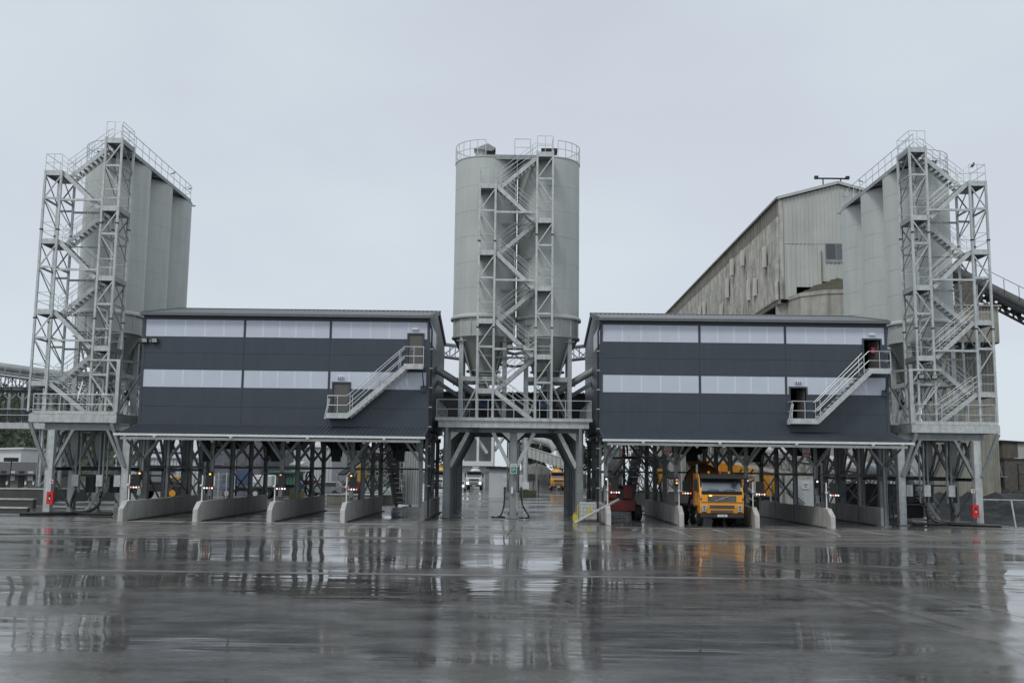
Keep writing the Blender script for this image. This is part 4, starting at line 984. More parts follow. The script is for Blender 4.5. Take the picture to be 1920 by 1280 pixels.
    for s in (-.55, .1, .6): part('roof_beacon', MB().lathe((X+s, Y+.9, 2.94), [(.07, 0), (.07, .1), (.04, .14)], 10), ORANGE if s < 0 else (REDM if s < .3 else ORANGE), T)
    if detail:
        part('exhaust_stack', MB().tube([(X-.95, Y+2.38, 1.0), (X-.95, Y+2.38, 3.45)], .06, 10), WHITES, T)
    return T
tf = G(1349, 984)
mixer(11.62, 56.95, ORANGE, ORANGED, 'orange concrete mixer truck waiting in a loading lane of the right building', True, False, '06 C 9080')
c = G(894, 915); mixer(c.x, 163, WTRUCK, WTRUCK, 'white mixer truck with lit headlamps parked far behind the central portal', False, True)
c = G(1041, 917); mixer(c.x, 163, ORANGE, YELL, 'distant yellow mixer truck seen through the right half of the portal', False)
c = P(824, 900, 140); mixer(c.x-.4, 140, WTRUCK, YELL, 'mixer truck half hidden behind the left leg of the central portal', False)
# car near left leg
c = P(861, 905, 150)
T = thing('parked_car', 'small dark parked car at the left edge of the portal opening', 'car', (c.x, 150, 0))
x = c.x
bevel(part('body', MB().prism([(x-.85, 150, .35), (x-.85, 150, .85), (x-.85, 151, 1.0), (x-.85, 151.6, 1.45), (x-.85, 153.2, 1.45), (x-.85, 154.1, .95), (x-.85, 154.2, .35)], (1.7, 0, 0)), SHED, T), .08)
part('windscreen', MB().prism([(x-.7, 151.0, 1.02), (x-.7, 151.5, 1.38), (x-.7, 151.52, 1.36), (x-.7, 151.05, 1.0)], (1.4, 0, 0)), GLASS, T)
for s in (-1, 1):
    part('headlamp', MB().box(x+s*.55-.15, x+s*.55+.15, 149.97, 150.02, .65, .8), HEADL, T)
    for yy in (150.8, 153.4): wheel(T, x+s*.75, yy, .32, .2, s, False)
# ------------------------------------------------------------------ boom lift and worker
bx, by = 6.9, 63.6
T = thing('boom_lift', 'dark red boom lift in the lane beside the central portal', 'boom lift', (bx, by, 0))
bevel(part('chassis', MB().box(bx-1.05, bx+.75, by, by+2.2, .55, 1.25), REDD, T), .06)
bevel(part('turret', MB().box(bx-1.1, bx-.35, by+.3, by+2.4, 1.3, 2.1).box(bx+.0, bx+.6, by+.3, by+2.4, 1.3, 2.15), REDD, T), .06)
part('ballast', MB().box(bx-.35, bx+.0, by+.4, by+2.4, 1.26, 1.9), DARKM, T)
for s in (-1, 1):
    for yy in (.3, 2.0): wheel(T, bx-.15+s*1.05, by+yy, .48, .4, s, True)
bb = P(1172, 857, 75.2)
part('lower_boom', MB().bar((bx-.2, by+2.0, 2.0), (bx-.15, by+7.0, 2.6), .3, .35), DARKM, T)
part('upper_boom', MB().bar((bx-.15, by+7.0, 2.6), (bb.x-.2, bb.y-.6, bb.z-.2), .26, .3).bar((bx-.2, by+5.6, 2.2), (bb.x-.2, bb.y-.9, bb.z-.9), .16, .16), DARKM, T)
K_ = part('basket', MB().box(bb.x-1.1, bb.x+1.15, bb.y-.5, bb.y+.5, bb.z-.12, bb.z), REDD, T)
for sx in (-1.08, -.35, .4, 1.13):
    for sy in (-.48, .48): part('basket_post', MB().box(bb.x+sx-.02, bb.x+sx+.02, bb.y+sy-.02, bb.y+sy+.02, bb.z, bb.z+1.1), DARKM, K_)
for h in (.55, 1.1):
    for sy in (-.48, .48): part('basket_rail', MB().tube([(bb.x-1.08, bb.y+sy, bb.z+h), (bb.x+1.13, bb.y+sy, bb.z+h)], .02), DARKM, K_)
def skin_mesh(name, verts, edges, radii, m, parent, sub=2, loc=None):
    base = W[parent]
    me = bpy.data.meshes.new(name); me.from_pydata([V(v)-base for v in verts], edges, [])
    o = bpy.data.objects.new(name, me); link(o); W[o] = base; o.parent = parent
    md = o.modifiers.new('skin', 'SKIN'); 
    for i, r in enumerate(radii): me.skin_vertices[0].data[i].radius = (r if isinstance(r, tuple) else (r, r)) if me.skin_vertices else (.1, .1)
    if me.skin_vertices: me.skin_vertices[0].data[0].use_root = True
    o.modifiers.new('sub', 'SUBSURF').levels = sub; o.modifiers['sub'].render_levels = sub
    md.use_smooth_shade = True; me.materials.append(m); return o
def person(x, y, z, label):
    T = thing('person', label, 'person', (x, y, z))
    v = [(0, 0, .98), (0, 0, 1.15), (0, 0, 1.35), (0, .01, 1.47), (0, 0, 1.56), (0, -.02, 1.7),
         (.11, 0, .92), (.16, -.03, .5), (.18, 0, .09), (.18, -.14, .05), (-.11, 0, .92), (-.17, -.02, .5), (-.2, .02, .09), (-.2, -.12, .05),
         (.2, 0, 1.42), (.27, -.05, 1.14), (.22, -.28, 1.08), (-.2, 0, 1.42), (-.28, -.04, 1.14), (-.24, -.28, 1.1)]
    e = [(0, 1), (1, 2), (2, 3), (3, 4), (4, 5), (0, 6), (6, 7), (7, 8), (8, 9), (0, 10), (10, 11), (11, 12), (12, 13), (2, 14), (14, 15), (15, 16), (2, 17), (17, 18), (18, 19)]
    r = [(.17, .12), (.155, .11), (.18, .12), (.1, .09), (.06, .06), (.09, .1), .11, .075, .055, .045, .11, .075, .055, .045, .07, .05, .038, .07, .05, .038]
    skin_mesh('body', [(x+a, y+b, z+c_) for a, b, c_ in v], e, r, ORCLO, T)
    part('head', MB().lathe((x, y-.02, z+1.6), [(.05, 0), (.075, .03), (.085, .1), (.08, .17), (.04, .22)], 16), SKIN, T, smooth='auto')
    part('nose', MB().prism([(x-.012, y-.1, z+1.7), (x+.012, y-.1, z+1.7), (x, y-.1, z+1.74)], (0, -.025, 0)), SKIN, T)
    part('hard_hat', MB().lathe((x, y-.02, z+1.74), [(.125, 0), (.125, .012), (.1, .015), (.095, .07), (.05, .115), (.01, .12)], 18), WHITEP, T, smooth='auto')
    for s, wx, wy, wz in ((1, .22, -.29, 1.08), (-1, -.24, -.29, 1.1)):
        h = part('hand', MB().box(x+wx-.04, x+wx+.04, y+wy-.09, y+wy, z+wz-.015, z+wz+.015), SKIN, T)
        for k in range(4): part('finger', MB().tube([(x+wx-.03+k*.02, y+wy-.085, z+wz), (x+wx-.03+k*.02, y+wy-.13-(.01 if k in (1, 2) else 0), z+wz-.005), (x+wx-.03+k*.02, y+wy-.14, z+wz-.04)], .009), SKIN, h)
        part('finger', MB().tube([(x+wx-s*.04, y+wy-.03, z+wz), (x+wx-s*.065, y+wy-.07, z+wz-.02)], .01), SKIN, h, label='thumb')
    for lx in (.178, -.195):
        for hz in (.2, .3): part('reflective_band', MB().lathe((x+lx, y, z+hz), [(.075, 0), (.078, .045)], 14), REFL, T)
        part('boot', MB().box(x+lx-.05, x+lx+.05, y-.2, y+.08, z, z+.09), BLACK, T)
person(bb.x+.0, bb.y-.1, bb.z, 'worker in orange high visibility trousers standing in the boom lift basket')
# ------------------------------------------------------------------ background
def corr_box(T, name, x0, x1, y0, y1, z0, z1, m, rib=.35, roofm=None, slope=0):
    mb = MB()
    n = max(4, int((x1-x0)/rib)); mb.corr((x0, y0, z0), (x1-x0, 0, 0), (0, 0, z1-z0), n, .1, (0, -1, 0))
    n = max(4, int((y1-y0)/rib))
    mb.corr((x0, y1, z0), (0, y0-y1, 0), (0, 0, z1-z0), n, .05, (-1, 0, 0)); mb.corr((x1, y0, z0), (0, y1-y0, 0), (0, 0, z1-z0), n, .05, (1, 0, 0))
    mb.add([(x0, y1, z0), (x1, y1, z0), (x1, y1, z1), (x0, y1, z1)], [(0, 1, 2, 3)])
    part(name, mb, m, T)
    part('roof', MB().prism([(x0-.2, y0-.3, z1-.02), (x0-.2, y0-.3, z1+.15), (x0-.2, (y0+y1)/2, z1+.15+slope), (x0-.2, y1+.3, z1+.15), (x0-.2, y1+.3, z1-.02)], (x1-x0+.4, 0, 0)), roofm or m, T)
def truss(T, p0, p1, w, h, n, m, t=.1, floor=None):
    p0 = V(p0); p1 = V(p1); d = (p1-p0).normalized(); r = d.cross(V((0, 0, 1))).normalized()*w/2; u = V((0, 0, h))
    for s in (-1, 1):
        part('truss_chord', MB().bar(p0+r*s, p1+r*s, t), m, T); part('truss_chord', MB().bar(p0+r*s+u, p1+r*s+u, t), m, T)
        mb = MB()
        for k in range(n):
            a = p0.lerp(p1, k/n)+r*s; b = p0.lerp(p1, (k+1)/n)+r*s
            c = MB().bar(a, a+u, t*.7); part('truss_upright', c, m, T)
            part('truss_diagonal', MB().bar(a if k % 2 else a+u, b+u if k % 2 else b, t*.6), m, T)
# old works building on the right
X0, Y0 = 27.9, 105.0
e = P(1463, 375, Y0); X0 = e.x; ze = e.z; zb = P(1463, 561, Y0).z; ap = P(1570, 347, Y0)
XR = ap.x*2-X0
T = thing('works_shed', 'huge old stained corrugated shed rising behind the right dark building', 'building', (X0, Y0, 0))
YE = 205
nrow = 6; zt_ = ze
rowz = [ze, ze-(ze-zb)*.17, ze-(ze-zb)*.38, ze-(ze-zb)*.60, ze-(ze-zb)*.82, zb]
for k in range(5):
    m = MB(); z1, z0 = rowz[k], rowz[k+1]-.05
    m.corr((X0-.1*k, YE, z0), (0, Y0-YE, 0), (0, 0, z1-z0), 120, .32, (-1, 0, 0), .6)
    part('side_sheeting', m, OLDT if k == 0 else OLDS, T)
random.seed(5)
for k in range(11):
    yy = Y0+random.uniform(3, 48); r_ = random.choice((1, 2, 3, 3, 4, 4)); z1, z0 = rowz[r_]+.1, rowz[r_+1]-.1
    part('replacement_sheet', MB().box(X0-.95, X0-.7, yy, yy+.9, z0, z1-random.uniform(0, .6)), OLDW, T)
def gb(xa, xb, z0, z1f, name='gable_sheeting'):
    n = max(2, int((xb-xa)/.42)); vs = MB()
    w_ = (xb-xa)/n
    for i in range(n):
        a = xa+i*w_
        for (q, c_, dpt0, dpt1) in ((a, a+w_*.55, 0, 0), (a+w_*.55, a+w_*.7, 0, -.09), (a+w_*.7, a+w_*.88, -.09, -.09), (a+w_*.88, a+w_, -.09, 0)):
            vs.add([(q, Y0+dpt0, z0), (c_, Y0+dpt1, z0), (c_, Y0+dpt1, z1f(c_)), (q, Y0+dpt0, z1f(q))], [(0, 1, 2, 3)])
    part(name, vs, OLDG, T)
zap = lambda x: ze+(ap.z-ze)*(1-abs(x-ap.x)/(ap.x-X0))
zsplit = P(1465, 457, Y0).z
xc = P(1494, 550, Y0).x; xw = P(1541, 500, Y0).x; zl = P(1541, 528, Y0).z
gb(X0, XR, zsplit, zap)
gb(X0, xc, zb, lambda x: zsplit-.04); gb(xc+.0, xw, zl-.6, lambda x: zsplit-.04); gb(xw, XR, zl, lambda x: zsplit-.04)
part('corner_flashing', MB().box(X0-.22, X0+.2, Y0-.16, Y0-.1, zb, ze).box(X0-.25, X0-.2, Y0-.15, Y0+.4, zb, ze), OLDS, T)
part('rib_flashing', MB().box(xw-.12, xw+.02, Y0-.2, Y0-.1, zl, zsplit-.8), OLDT, T)
wz = P(1568, 470, Y0)
f_ = part('window', MB().box(wz.x-1.15, wz.x+1.6, Y0-.14, Y0-.1, wz.z-1.3, wz.z+.75), GALVD, T)
part('pane', MB().box(wz.x-1.1, wz.x-.12, Y0-.16, Y0-.141, wz.z-.95, wz.z+.7), GLASS, f_); part('pane', MB().box(wz.x-.04, wz.x+1.5, Y0-.16, Y0-.141, wz.z-.95, wz.z+.7), SHEDD, f_)
rf = MB().prism([(X0-.5, YE, ze+.0), (ap.x, YE, ap.z+.05), (XR+.4, YE, ze), (XR+.4, YE, ze+.25), (ap.x, YE, ap.z+.3), (X0-.5, YE, ze+.25)], (0, Y0-.25-YE, 0))
part('roof', rf, OLDT, T)
part('verge', MB().bar((X0-.4, Y0-.3, ze+.15), (ap.x, Y0-.3, ap.z+.22), .1, .3).bar((ap.x, Y0-.3, ap.z+.22), (XR+.3, Y0-.3, ze+.15), .1, .3), OLDG, T)
part('rear_sheeting', MB().box(X0, XR, YE-.2, YE, 4, ze), OLDS, T); part('right_sheeting', MB().box(XR-.1, XR, Y0+.1, YE-.2, 4, ze), OLDS, T)
part('soffit', MB().box(X0-.1, XR-.12, Y0+.2, YE-.3, zb-.1, zb), DARKM, T)
part('bottom_rail', MB().bar((X0-.3, Y0, zb-.25), (X0-.3, YE, zb-.25), .3, .5), OLDT, T)
L_ = part('roof_mast', MB().tube([(ap.x-1.2, Y0+1, ap.z), (ap.x-1.2, Y0+1, ap.z+1.0)], .07).tube([(ap.x+.7, Y0+1, ap.z-.1), (ap.x+.7, Y0+1, ap.z+1.0)], .07).tube([(ap.x-1.9, Y0+1, ap.z+1.0), (ap.x+1.5, Y0+1, ap.z+1.0)], .09), DARKM, T)
for s in (-1.95, 1.4): part('floodlight', MB().box(ap.x+s-.2, ap.x+s+.18, Y0+.7, Y0+1.05, ap.z+.9, ap.z+1.22), DARKM, L_)
# concrete storage bins below it
T = thing('concrete_bin', 'weathered concrete bin with spilled moss covered material under the old shed', 'storage bin', (X0+4, Y0-2, 0))
bc = P(1560, 570, Y0-3)
z_top = P(1540, 540, Y0-5).z
part('round_wall', MB().lathe((bc.x+1.5, Y0+.5, 0), [(5.1, 0), (5.1, z_top-.4), (5.2, z_top-.4), (5.2, z_top)], 12), CONCO, T)
xcl = P(1463, 575, Y0-.5).x
part('side_wall', MB().box(xcl, XR+2, Y0+.6, Y0+1.4, 0, P(1463, 563, Y0).z-.15), CONCO, T)
sp_ = MB(); nn = 18
for j in range(9):
    for i in range(nn+1):
        a = math.pi*2*i/nn; r = 5.0*(1-j/8); sp_.v.append((bc.x+1.5+r*math.cos(a)+random.uniform(-.15, .15), Y0+.5+r*math.sin(a), z_top-.1+2.3*j/8+random.uniform(-.2, .2)))
for j in range(8):
    for i in range(nn): a = j*(nn+1)+i; sp_.f.append((a, a+1, a+nn+2, a+nn+1))
part('spilled_heap', sp_, MOSS, T)
T = thing('dark_store', 'dark recessed store below the side wall of the old shed', 'building', (X0+2, 118, 0))
part('wall', MB().box(X0+1, XR-1, 116, 200, 0, zb-.3), CONCD, T); part('inner_roof', MB().box(X0+1.2, XR-1.2, 116.2, 199, zb-.295, zb-.2), DARKM, T)
for k in range(6): part('pier', MB().box(X0+.3, X0+1, 120+k*13, 121+k*13, 0, zb-.5), CONCO, T)
# olive tower, cabin box and conveyors at the right
a, b = P(1818, 700, 96), P(1864, 700, 96)
T = thing('clad_tower', 'tall olive stained corrugated tower behind the rightmost stair tower', 'tower', ((a.x+b.x)/2, 96, 0))
corr_box(T, 'cladding', a.x-2.6, b.x+.1, 96, 100, 0, P(1840, 640, 96).z, SHEDO, .34)
T = thing('clad_cabin', 'stained corrugated cabin box jutting out near the top of the olive tower', 'cabin', (b.x, 94, 15))
a2, b2 = P(1786, 600, 93), P(1872, 600, 93)
zt2, zb2 = P(1870, 575, 93).z, P(1872, 642, 93).z
corr_box(T, 'cladding', a2.x, b2.x, 93, 99, zb2, zt2, SHEDO, .3)
part('underside', MB().box(a2.x, b2.x, 93.1, 98.9, zb2-.08, zb2), DARKM, T)
T = thing('stained_column', 'dark weathered duct rising beside the top conveyor at right', 'duct', (P(1815, 600, 97).x, 97, 0))
part('duct', MB().box(P(1803, 600, 97).x, P(1829, 600, 97).x, 97.2, 98.4, 0, P(1815, 528, 97).z), TIMB, T)
T = thing('overhead_conveyor', 'dark overhead conveyor descending out of the picture at upper right', 'conveyor', (46, 100, 20))
ca, cb = P(1770, 497, 104), P(1990, 607, 92)
truss(T, ca-V((0, 0, 1.6)), cb-V((0, 0, 1.6)), 1.6, 1.0, 18, DARKM, .2)
part('conveyor_cover', MB().tube([ca+V((0, 0, .0)), cb+V((0, 0, .0))], .5, 12), CONCD, T, smooth='auto')
part('belt_deck', MB().bar(ca-V((0, 0, .45)), cb-V((0, 0, .45)), 2.2, .3), DARKM, T)
for k in range(9):
    q = ca.lerp(cb, k/8)+V((0, -1.1, -.3)); part('rail_post', MB().tube([q, q+V((0, 0, 1.4))], .035), DARKM, T)
part('handrail', MB().tube([ca+V((0, -1.1, 1.3)), cb+V((0, -1.1, 1.1))], .03), DARKM, T)
# far right yard
c0, c1 = P(1880, 850, 120), P(1925, 850, 120)
T = thing('transfer_house', 'small brown and cream clad house on the skyline at far right', 'cabin', (c0.x, 120, 0))
zt3, zb3 = P(1890, 828, 120).z, P(1890, 858, 120).z
part('brown_cladding', MB().box(c0.x, c0.x+1.8, 120, 124, zb3, zt3), TIMB, T)
mb = MB().corr((c0.x+1.82, 120.1, zb3), (2.2, 0, 0), (0, 0, zt3-zb3-.15), 9, .05, (0, -1, 0)); part('cream_cladding', mb, OLDG, T)
part('roof', MB().prism([(c0.x-.2, 119.8, zt3), (c0.x-.2, 119.8, zt3+.2), (c0.x+4.2, 119.8, zt3-.02), (c0.x+4.2, 119.8, zt3-.2)], (0, 4.4, 0)), DARKM, T)
part('leg', MB().box(c0.x+.6, c0.x+1.5, 120.5, 123, 0, zb3).box(c0.x+2.8, c0.x+3.8, 120.5, 123, 0, zb3), CONCD, T)
part('rail', MB().tube([(c0.x-2.2, 121, zb3+.8), (c0.x, 121, zb3+.8)], .05).tube([(c0.x-2.2, 121, zb3+.8), (c0.x-2.2, 121, 3)], .05), DARKM, T)
w0 = P(1866, 880, 108)
T = thing('stone_wall', 'long dark rubble stone retaining wall at the far right', 'wall', (w0.x, 108, 0))
part('rubble_face', MB().box(w0.x+1, w0.x+30, 108, 109, 0, P(1880, 862, 108).z), STONEW, T)
part('coping', MB().box(w0.x+.9, w0.x+30, 107.9, 109.1, P(1880, 862, 108).z+.004, P(1880, 862, 108).z+.2), CONCD, T)
for k in range(6): part('fence_post', MB().box(w0.x+2+k*1.6, w0.x+2.08+k*1.6, 107.2, 107.3, .5, 4.4), DARKM, T)
for h in (2.2, 3.3, 4.3): part('fence_wire', MB().tube([(w0.x+2, 107.25, h), (w0.x+12, 107.25, h)], .035), DARKM, T)
T = thing('timber_hopper', 'dark steel hopper on legs with vertical timber sleepers below, far right', 'hopper', (w0.x-1, 100, 0))
h0, h1 = P(1836, 860, 100), P(1868, 860, 100)
part('hopper_box', MB().prism([(h0.x, 100, h0.z), (h1.x, 100, h1.z), (h1.x+.8, 100, h1.z-1.6), (h0.x, 100, h0.z-1.6)], (0, 3, 0)), DARKM, T)
for k in range(3): part('hopper_rib', MB().bar((h0.x+.3+k*.75, 99.95, h0.z), (h0.x+.3+k*.9, 99.95, h0.z-1.55), .14), GALVD, T)
part('deck', MB().box(h0.x-.6, h1.x+.9, 99.6, 103, h0.z-1.75, h0.z-1.62), GALVD, T)
for k in range(4): part('leg', MB().bar((h0.x+k*.75, 100.3, h0.z-1.75), (h0.x+k*.75+.15, 100.3, 1.4), .2), DARKM, T)
for k in range(7): part('sleeper', MB().box(h0.x-.3+k*.42, h0.x+.08+k*.42, 99.2, 99.5, 0, 1.9+random.uniform(-.15, .1)), TIMB, T)
part('bale', MB().tube([(h0.x-1.2, 99.2, 2.6), (h0.x+.2, 99.2, 2.6)], .45, 14), IBC, T)
T = thing('guard_rail', 'thin bent grey guard rail along the dark aggregate at far right', 'guard rail', (31, 62, 0))
g0 = P(1884, 937, 62)
part('post', MB().tube([(g0.x+.1, 61, 0), (g0.x, 61.2, g0.z)], .05), GALV, T)
part('post', MB().tube([(g0.x+3.5, 62, 0), (g0.x+3.5, 62, g0.z)], .05), GALV, T)
part('rail', MB().tube([(g0.x-1.7, 61.6, g0.z+.02), (g0.x+5, 61.6, g0.z)], .035), GALV, T)
solo('rubble_heap', MB().add(*(lambda q: (q.v, q.f))((lambda m: [m.lathe((w0.x-3+k*1.3, 97+random.uniform(-1, 1), 0), [(1.8, 0), (1.2, .7), (.5, 1.2+random.uniform(0, .6)), (.05, 1.5)], 9) for k in range(9)] and m)(MB()))), COAL, 'low heap of dark rubble before the stone wall at right', 'rubble heap')
# link gallery behind the central platform
T = thing('link_gallery', 'dark raised gallery joining the two buildings behind the central silos', 'gallery', (0, 78, 0))
part('wall', MB().box(-7, 7, 78, 82, 6.3, 8.9), DARKM, T)
mb = MB().corr((-7.2, 77.7, 8.95), (14.4, 0, 0), (0, 4.6, .2), 48, .05, (0, 0, 1)); part('roof', mb, RIDGE, T)
for x in (-6.5, -4.2, 4.2, 6.5):
    for y in (78.3, 81.5): part('leg', MB().box(x-.15, x+.15, y-.15, y+.15, 0, 6.3), STRS, T)
for k in (-1, 1):
    T = thing('rear_conveyor', 'covered steel conveyor seen %s of the central silo cones' % ('left' if k < 0 else 'right'), 'conveyor', (k*6, 88, 12))
    a, b = V((k*14, 92, 14.2)), V((k*.3, 86, 11.9))
    truss(T, a, b, 1.4, 1.0, 12, GALVD, .12)
    part('conveyor_cover', MB().bar(a+V((0, 0, 1.1)), b+V((0, 0, 1.1)), 1.6, .12), GALVD, T)
    part('belt_deck', MB().bar(a-V((0, 0, .1)), b-V((0, 0, .1)), 1.5, .12), DARKM, T)
    part('trestle', MB().bar((k*9, 90, 0), (k*9, 90, 13), .25), GALVD, T)
# ---- through the portal
c = [P(862, 900, 175), P(927, 900, 175)]
T = thing('yard_building', 'pale rendered yard building with open framed upper deck, behind the white truck', 'building', (c[0].x, 175, 0))
zd, zu = P(890, 873, 175).z, P(890, 778, 175).z
part('wall', MB().box(c[0].x-2, c[1].x+1, 176, 186, 0, zd), SHED, T)
for k in range(5):
    xx = c[0].x-.5+k*1.6; part('garage_door', MB().box(xx, xx+1.3, 175.9, 175.99, 0, 2.9), GALVD if k % 2 else SHED, T)
part('deck_beam', MB().box(c[0].x-.5, c[1].x-.2, 175, 186, zd, zd+.8), WHITES, T)
for x in (c[0].x, c[0].x+3, c[1].x-.4):
    for y in (175.3, 185): part('column', MB().box(x-.2, x+.2, y-.2, y+.2, zd+.8, zu), WHITES, T)
part('upper_box', MB().box(c[0].x+.5, c[1].x-.8, 178, 184, zd+.8, zu-1), SHEDD, T)
part('top_beam', MB().box(c[0].x-.5, c[1].x-.2, 175, 185.5, zu, zu+.5), WHITES, T)
for k in range(3): part('rail', MB().box(c[0].x-.4, c[1].x-.3, 175.05, 175.12, zu-2.3+k*.5, zu-2.22+k*.5), WHITES, T)
part('inclined_pipe', MB().tube([(c[0].x+2.6, 176, zd+5), (c[0].x+4.6, 176, zd+2.2)], .3, 10).tube([(c[0].x+5.8, 176, zd+2.6), (c[0].x+7.4, 176, zd+5)], .35, 10), GALV, T)
# grey kiosk
k0, k1 = P(917, 900, 113), P(950, 900, 113)
T = thing('grey_kiosk', 'plain grey kiosk with flat dark roof standing left of the central leg', 'kiosk', (k0.x, 113, 0))
zk = P(930, 879, 113).z
part('wall', MB().box(k0.x, k1.x+.6, 113, 116, 0, zk), SHED, T); part('roof', MB().box(k0.x-.3, k1.x+.9, 112.7, 116.3, zk, zk+.28), DARKM, T)
part('door', MB().box(k1.x-.3, k1.x+.4, 112.93, 112.99, .1, 2.1), GALVD, T)
for z in (.6, 1.0, 1.5): part('hinge', MB().box(k1.x-.34, k1.x-.2, 112.9, 112.925, z, z+.08), DARKM, T)
for k in range(3): part('pipe', MB().tube([(k1.x+1.0+k*.35, 113, 0), (k1.x+1.0+k*.35, 113, 9)], .09), GALVD, T)
# ladder frame right of the leg
l0 = P(985, 930, 120)
T = thing('pipe_frame', 'pale vertical pipe with ladder frame just right of the central leg', 'pipe frame', (l0.x, 120, 0))
part('pipe', MB().tube([(l0.x, 120, .6), (l0.x, 120, 7.4)], .28, 12), GALV, T, smooth='auto')
for x in (-.9, -.45): part('ladder_rail', MB().box(l0.x+x-.03, l0.x+x+.03, 119.9, 120, .3, 8.5), GALV, T)
for k in range(18): part('rung', MB().box(l0.x-.9, l0.x-.45, 119.93, 119.97, .5+k*.45, .55+k*.45), GALV, T)
part('meter_box', MB().box(l0.x-.7, l0.x+.4, 119.5, 119.9, .9, 1.7), WHITEP, T)
part('stone_base', MB().box(l0.x-.9, l0.x+1.3, 119.3, 120.8, 0, .75), MOSS, T)
part('guard', MB().tube([(l0.x+.9, 119.4, 0), (l0.x+.9, 119.4, 2.0), (l0.x+1.5, 119.4, 2.0), (l0.x+1.5, 119.4, 0)], .05), DARKM, T)
# covered slanting conveyor right of the leg
a, b = P(985, 846, 174), P(1092, 880, 174)
T = thing('slanting_conveyor', 'silver covered conveyor slanting down behind the yellow truck', 'conveyor', b)
part('cover', MB().bar(a, b, 2.0, 1.7), GALV, T)
for k in range(14):
    q = a.lerp(b, (k+.5)/14); part('cover_rib', MB().bar(q+V((0, -1.04, .85)), q+V((0, -1.04, -.85)), .08, .06), GALVD, T)
part('top_trim', MB().bar(a+V((0, -1, .9)), b+V((0, -1, .9)), .25, .12), WHITES, T)
for t_ in (.2, .55, .9): q = a.lerp(b, t_); part('trestle', MB().bar(q-V((0, 0, .8)), (q.x, q.y, 0), .25), GALVD, T)
part('walk_rail', MB().tube([a+V((0, -1.1, 2.0)), b+V((0, -1.1, 2.0))], .05), GALVD, T)
d0 = P(1022, 836, 176)
T = thing('dust_duct', 'pale dust duct with cone above the slanting conveyor', 'duct', d0)
part('duct', MB().tube([d0+V((-2.2, 0, 1.4)), d0+V((.8, 0, .6)), d0+V((1.6, 0, -.6))], .55, 12), GALV, T, smooth='auto')
part('cone', MB().lathe(d0+V((1.8, 0, -2.0)), [(1.1, 0), (1.0, .3), (.45, 1.3)], 16), GALV, T)
for k in range(3): part('frame_post', MB().bar(d0+V((-3+k*2.4, 1, -6)), d0+V((-3+k*2.4, 1, 3)), .18), GALVD, T)
part('frame_beam', MB().bar(d0+V((-4, 1, 2.6)), d0+V((3.5, 1, 1.8)), .3, .35).bar(d0+V((-4, 1, .8)), d0+V((3.5, 1, 0)), .15), GALV, T)
# storage bay walls behind the trucks
bw0, bw1 = P(940, 900, 178).x, P(1100, 900, 178).x
T = thing('storage_bay_wall', 'long grey concrete bay wall behind the distant yellow truck', 'wall', (bw0, 178, 0))
zz = P(1000, 888, 178).z; n = 10
for k in range(n):
    xa = bw0+(bw1-bw0)*k/n; part('wall_panel', MB().box(xa, xa+(bw1-bw0)/n-.06, 178, 178.4, 0, zz+random.uniform(-.15, .1)), CONCD if k % 3 == 0 else STRS, T)
for k, (px, sc) in enumerate(((1005, 1), (1075, .8))):
    q = P(px, 888, 182); m = MB().lathe((q.x, 183, 0), [(7*sc, 0), (4.6*sc, 1.7), (1.9*sc, 3.3*sc+.6), (.1, 3.9*sc+.6)], 22)
    solo('gravel_pile', m, GRAVEL, 'pale gravel pile showing over the bay wall, %s of the yellow truck' % ('left' if k == 0 else 'right'), 'gravel pile', (q.x, 183, 0), 'gravel piles')
# ---- left side yard
def foliage(name, label, cx, cy, base, h, wdt, m, n=1500, leaf=.35, group=None, trunk=True):
    T = thing(name, label, 'tree', (cx, cy, base), group)
    if trunk:
        part('trunk', MB().tube([(cx, cy, base-.2), (cx+.1, cy, base+h*.3), (cx-.1, cy, base+h*.6)], [h*.035, h*.025, h*.012], 8), BARK, T)
        br = MB()
        for k in range(6):
            a = random.uniform(0, 6.28); br.tube([(cx, cy, base+h*(.25+.06*k)), (cx+math.cos(a)*wdt*.3, cy+math.sin(a)*wdt*.3, base+h*(.45+.07*k))], [h*.014, h*.004], 5)
        part('limbs', br, BARK, T)
    cl = [(random.gauss(0, .24), random.gauss(0, .24), random.uniform(.32, .92), random.uniform(.1, .2)) for _ in range(16)]
    mb = MB()
    for _ in range(n):
        c_ = random.choice(cl); d = V((random.gauss(0, 1), random.gauss(0, 1), random.gauss(0, 1))).normalized()*random.uniform(.5, 1)*c_[3]
        p = V((cx+(c_[0]+d.x)*wdt, cy+(c_[1]+d.y)*wdt, base+(c_[2]+d.z*.8)*h))
        a = V((random.uniform(-1, 1), random.uniform(-1, 1), random.uniform(-1, 1))).normalized()*leaf; b = a.cross(V((random.uniform(-1, 1), random.uniform(-1, 1), 1))).normalized()*leaf*.6
        mb.add([p-a, p+b, p+a, p-b], [(0, 1, 2, 3)])
    o = part('crown', mb, m, T); return T
random.seed(11)
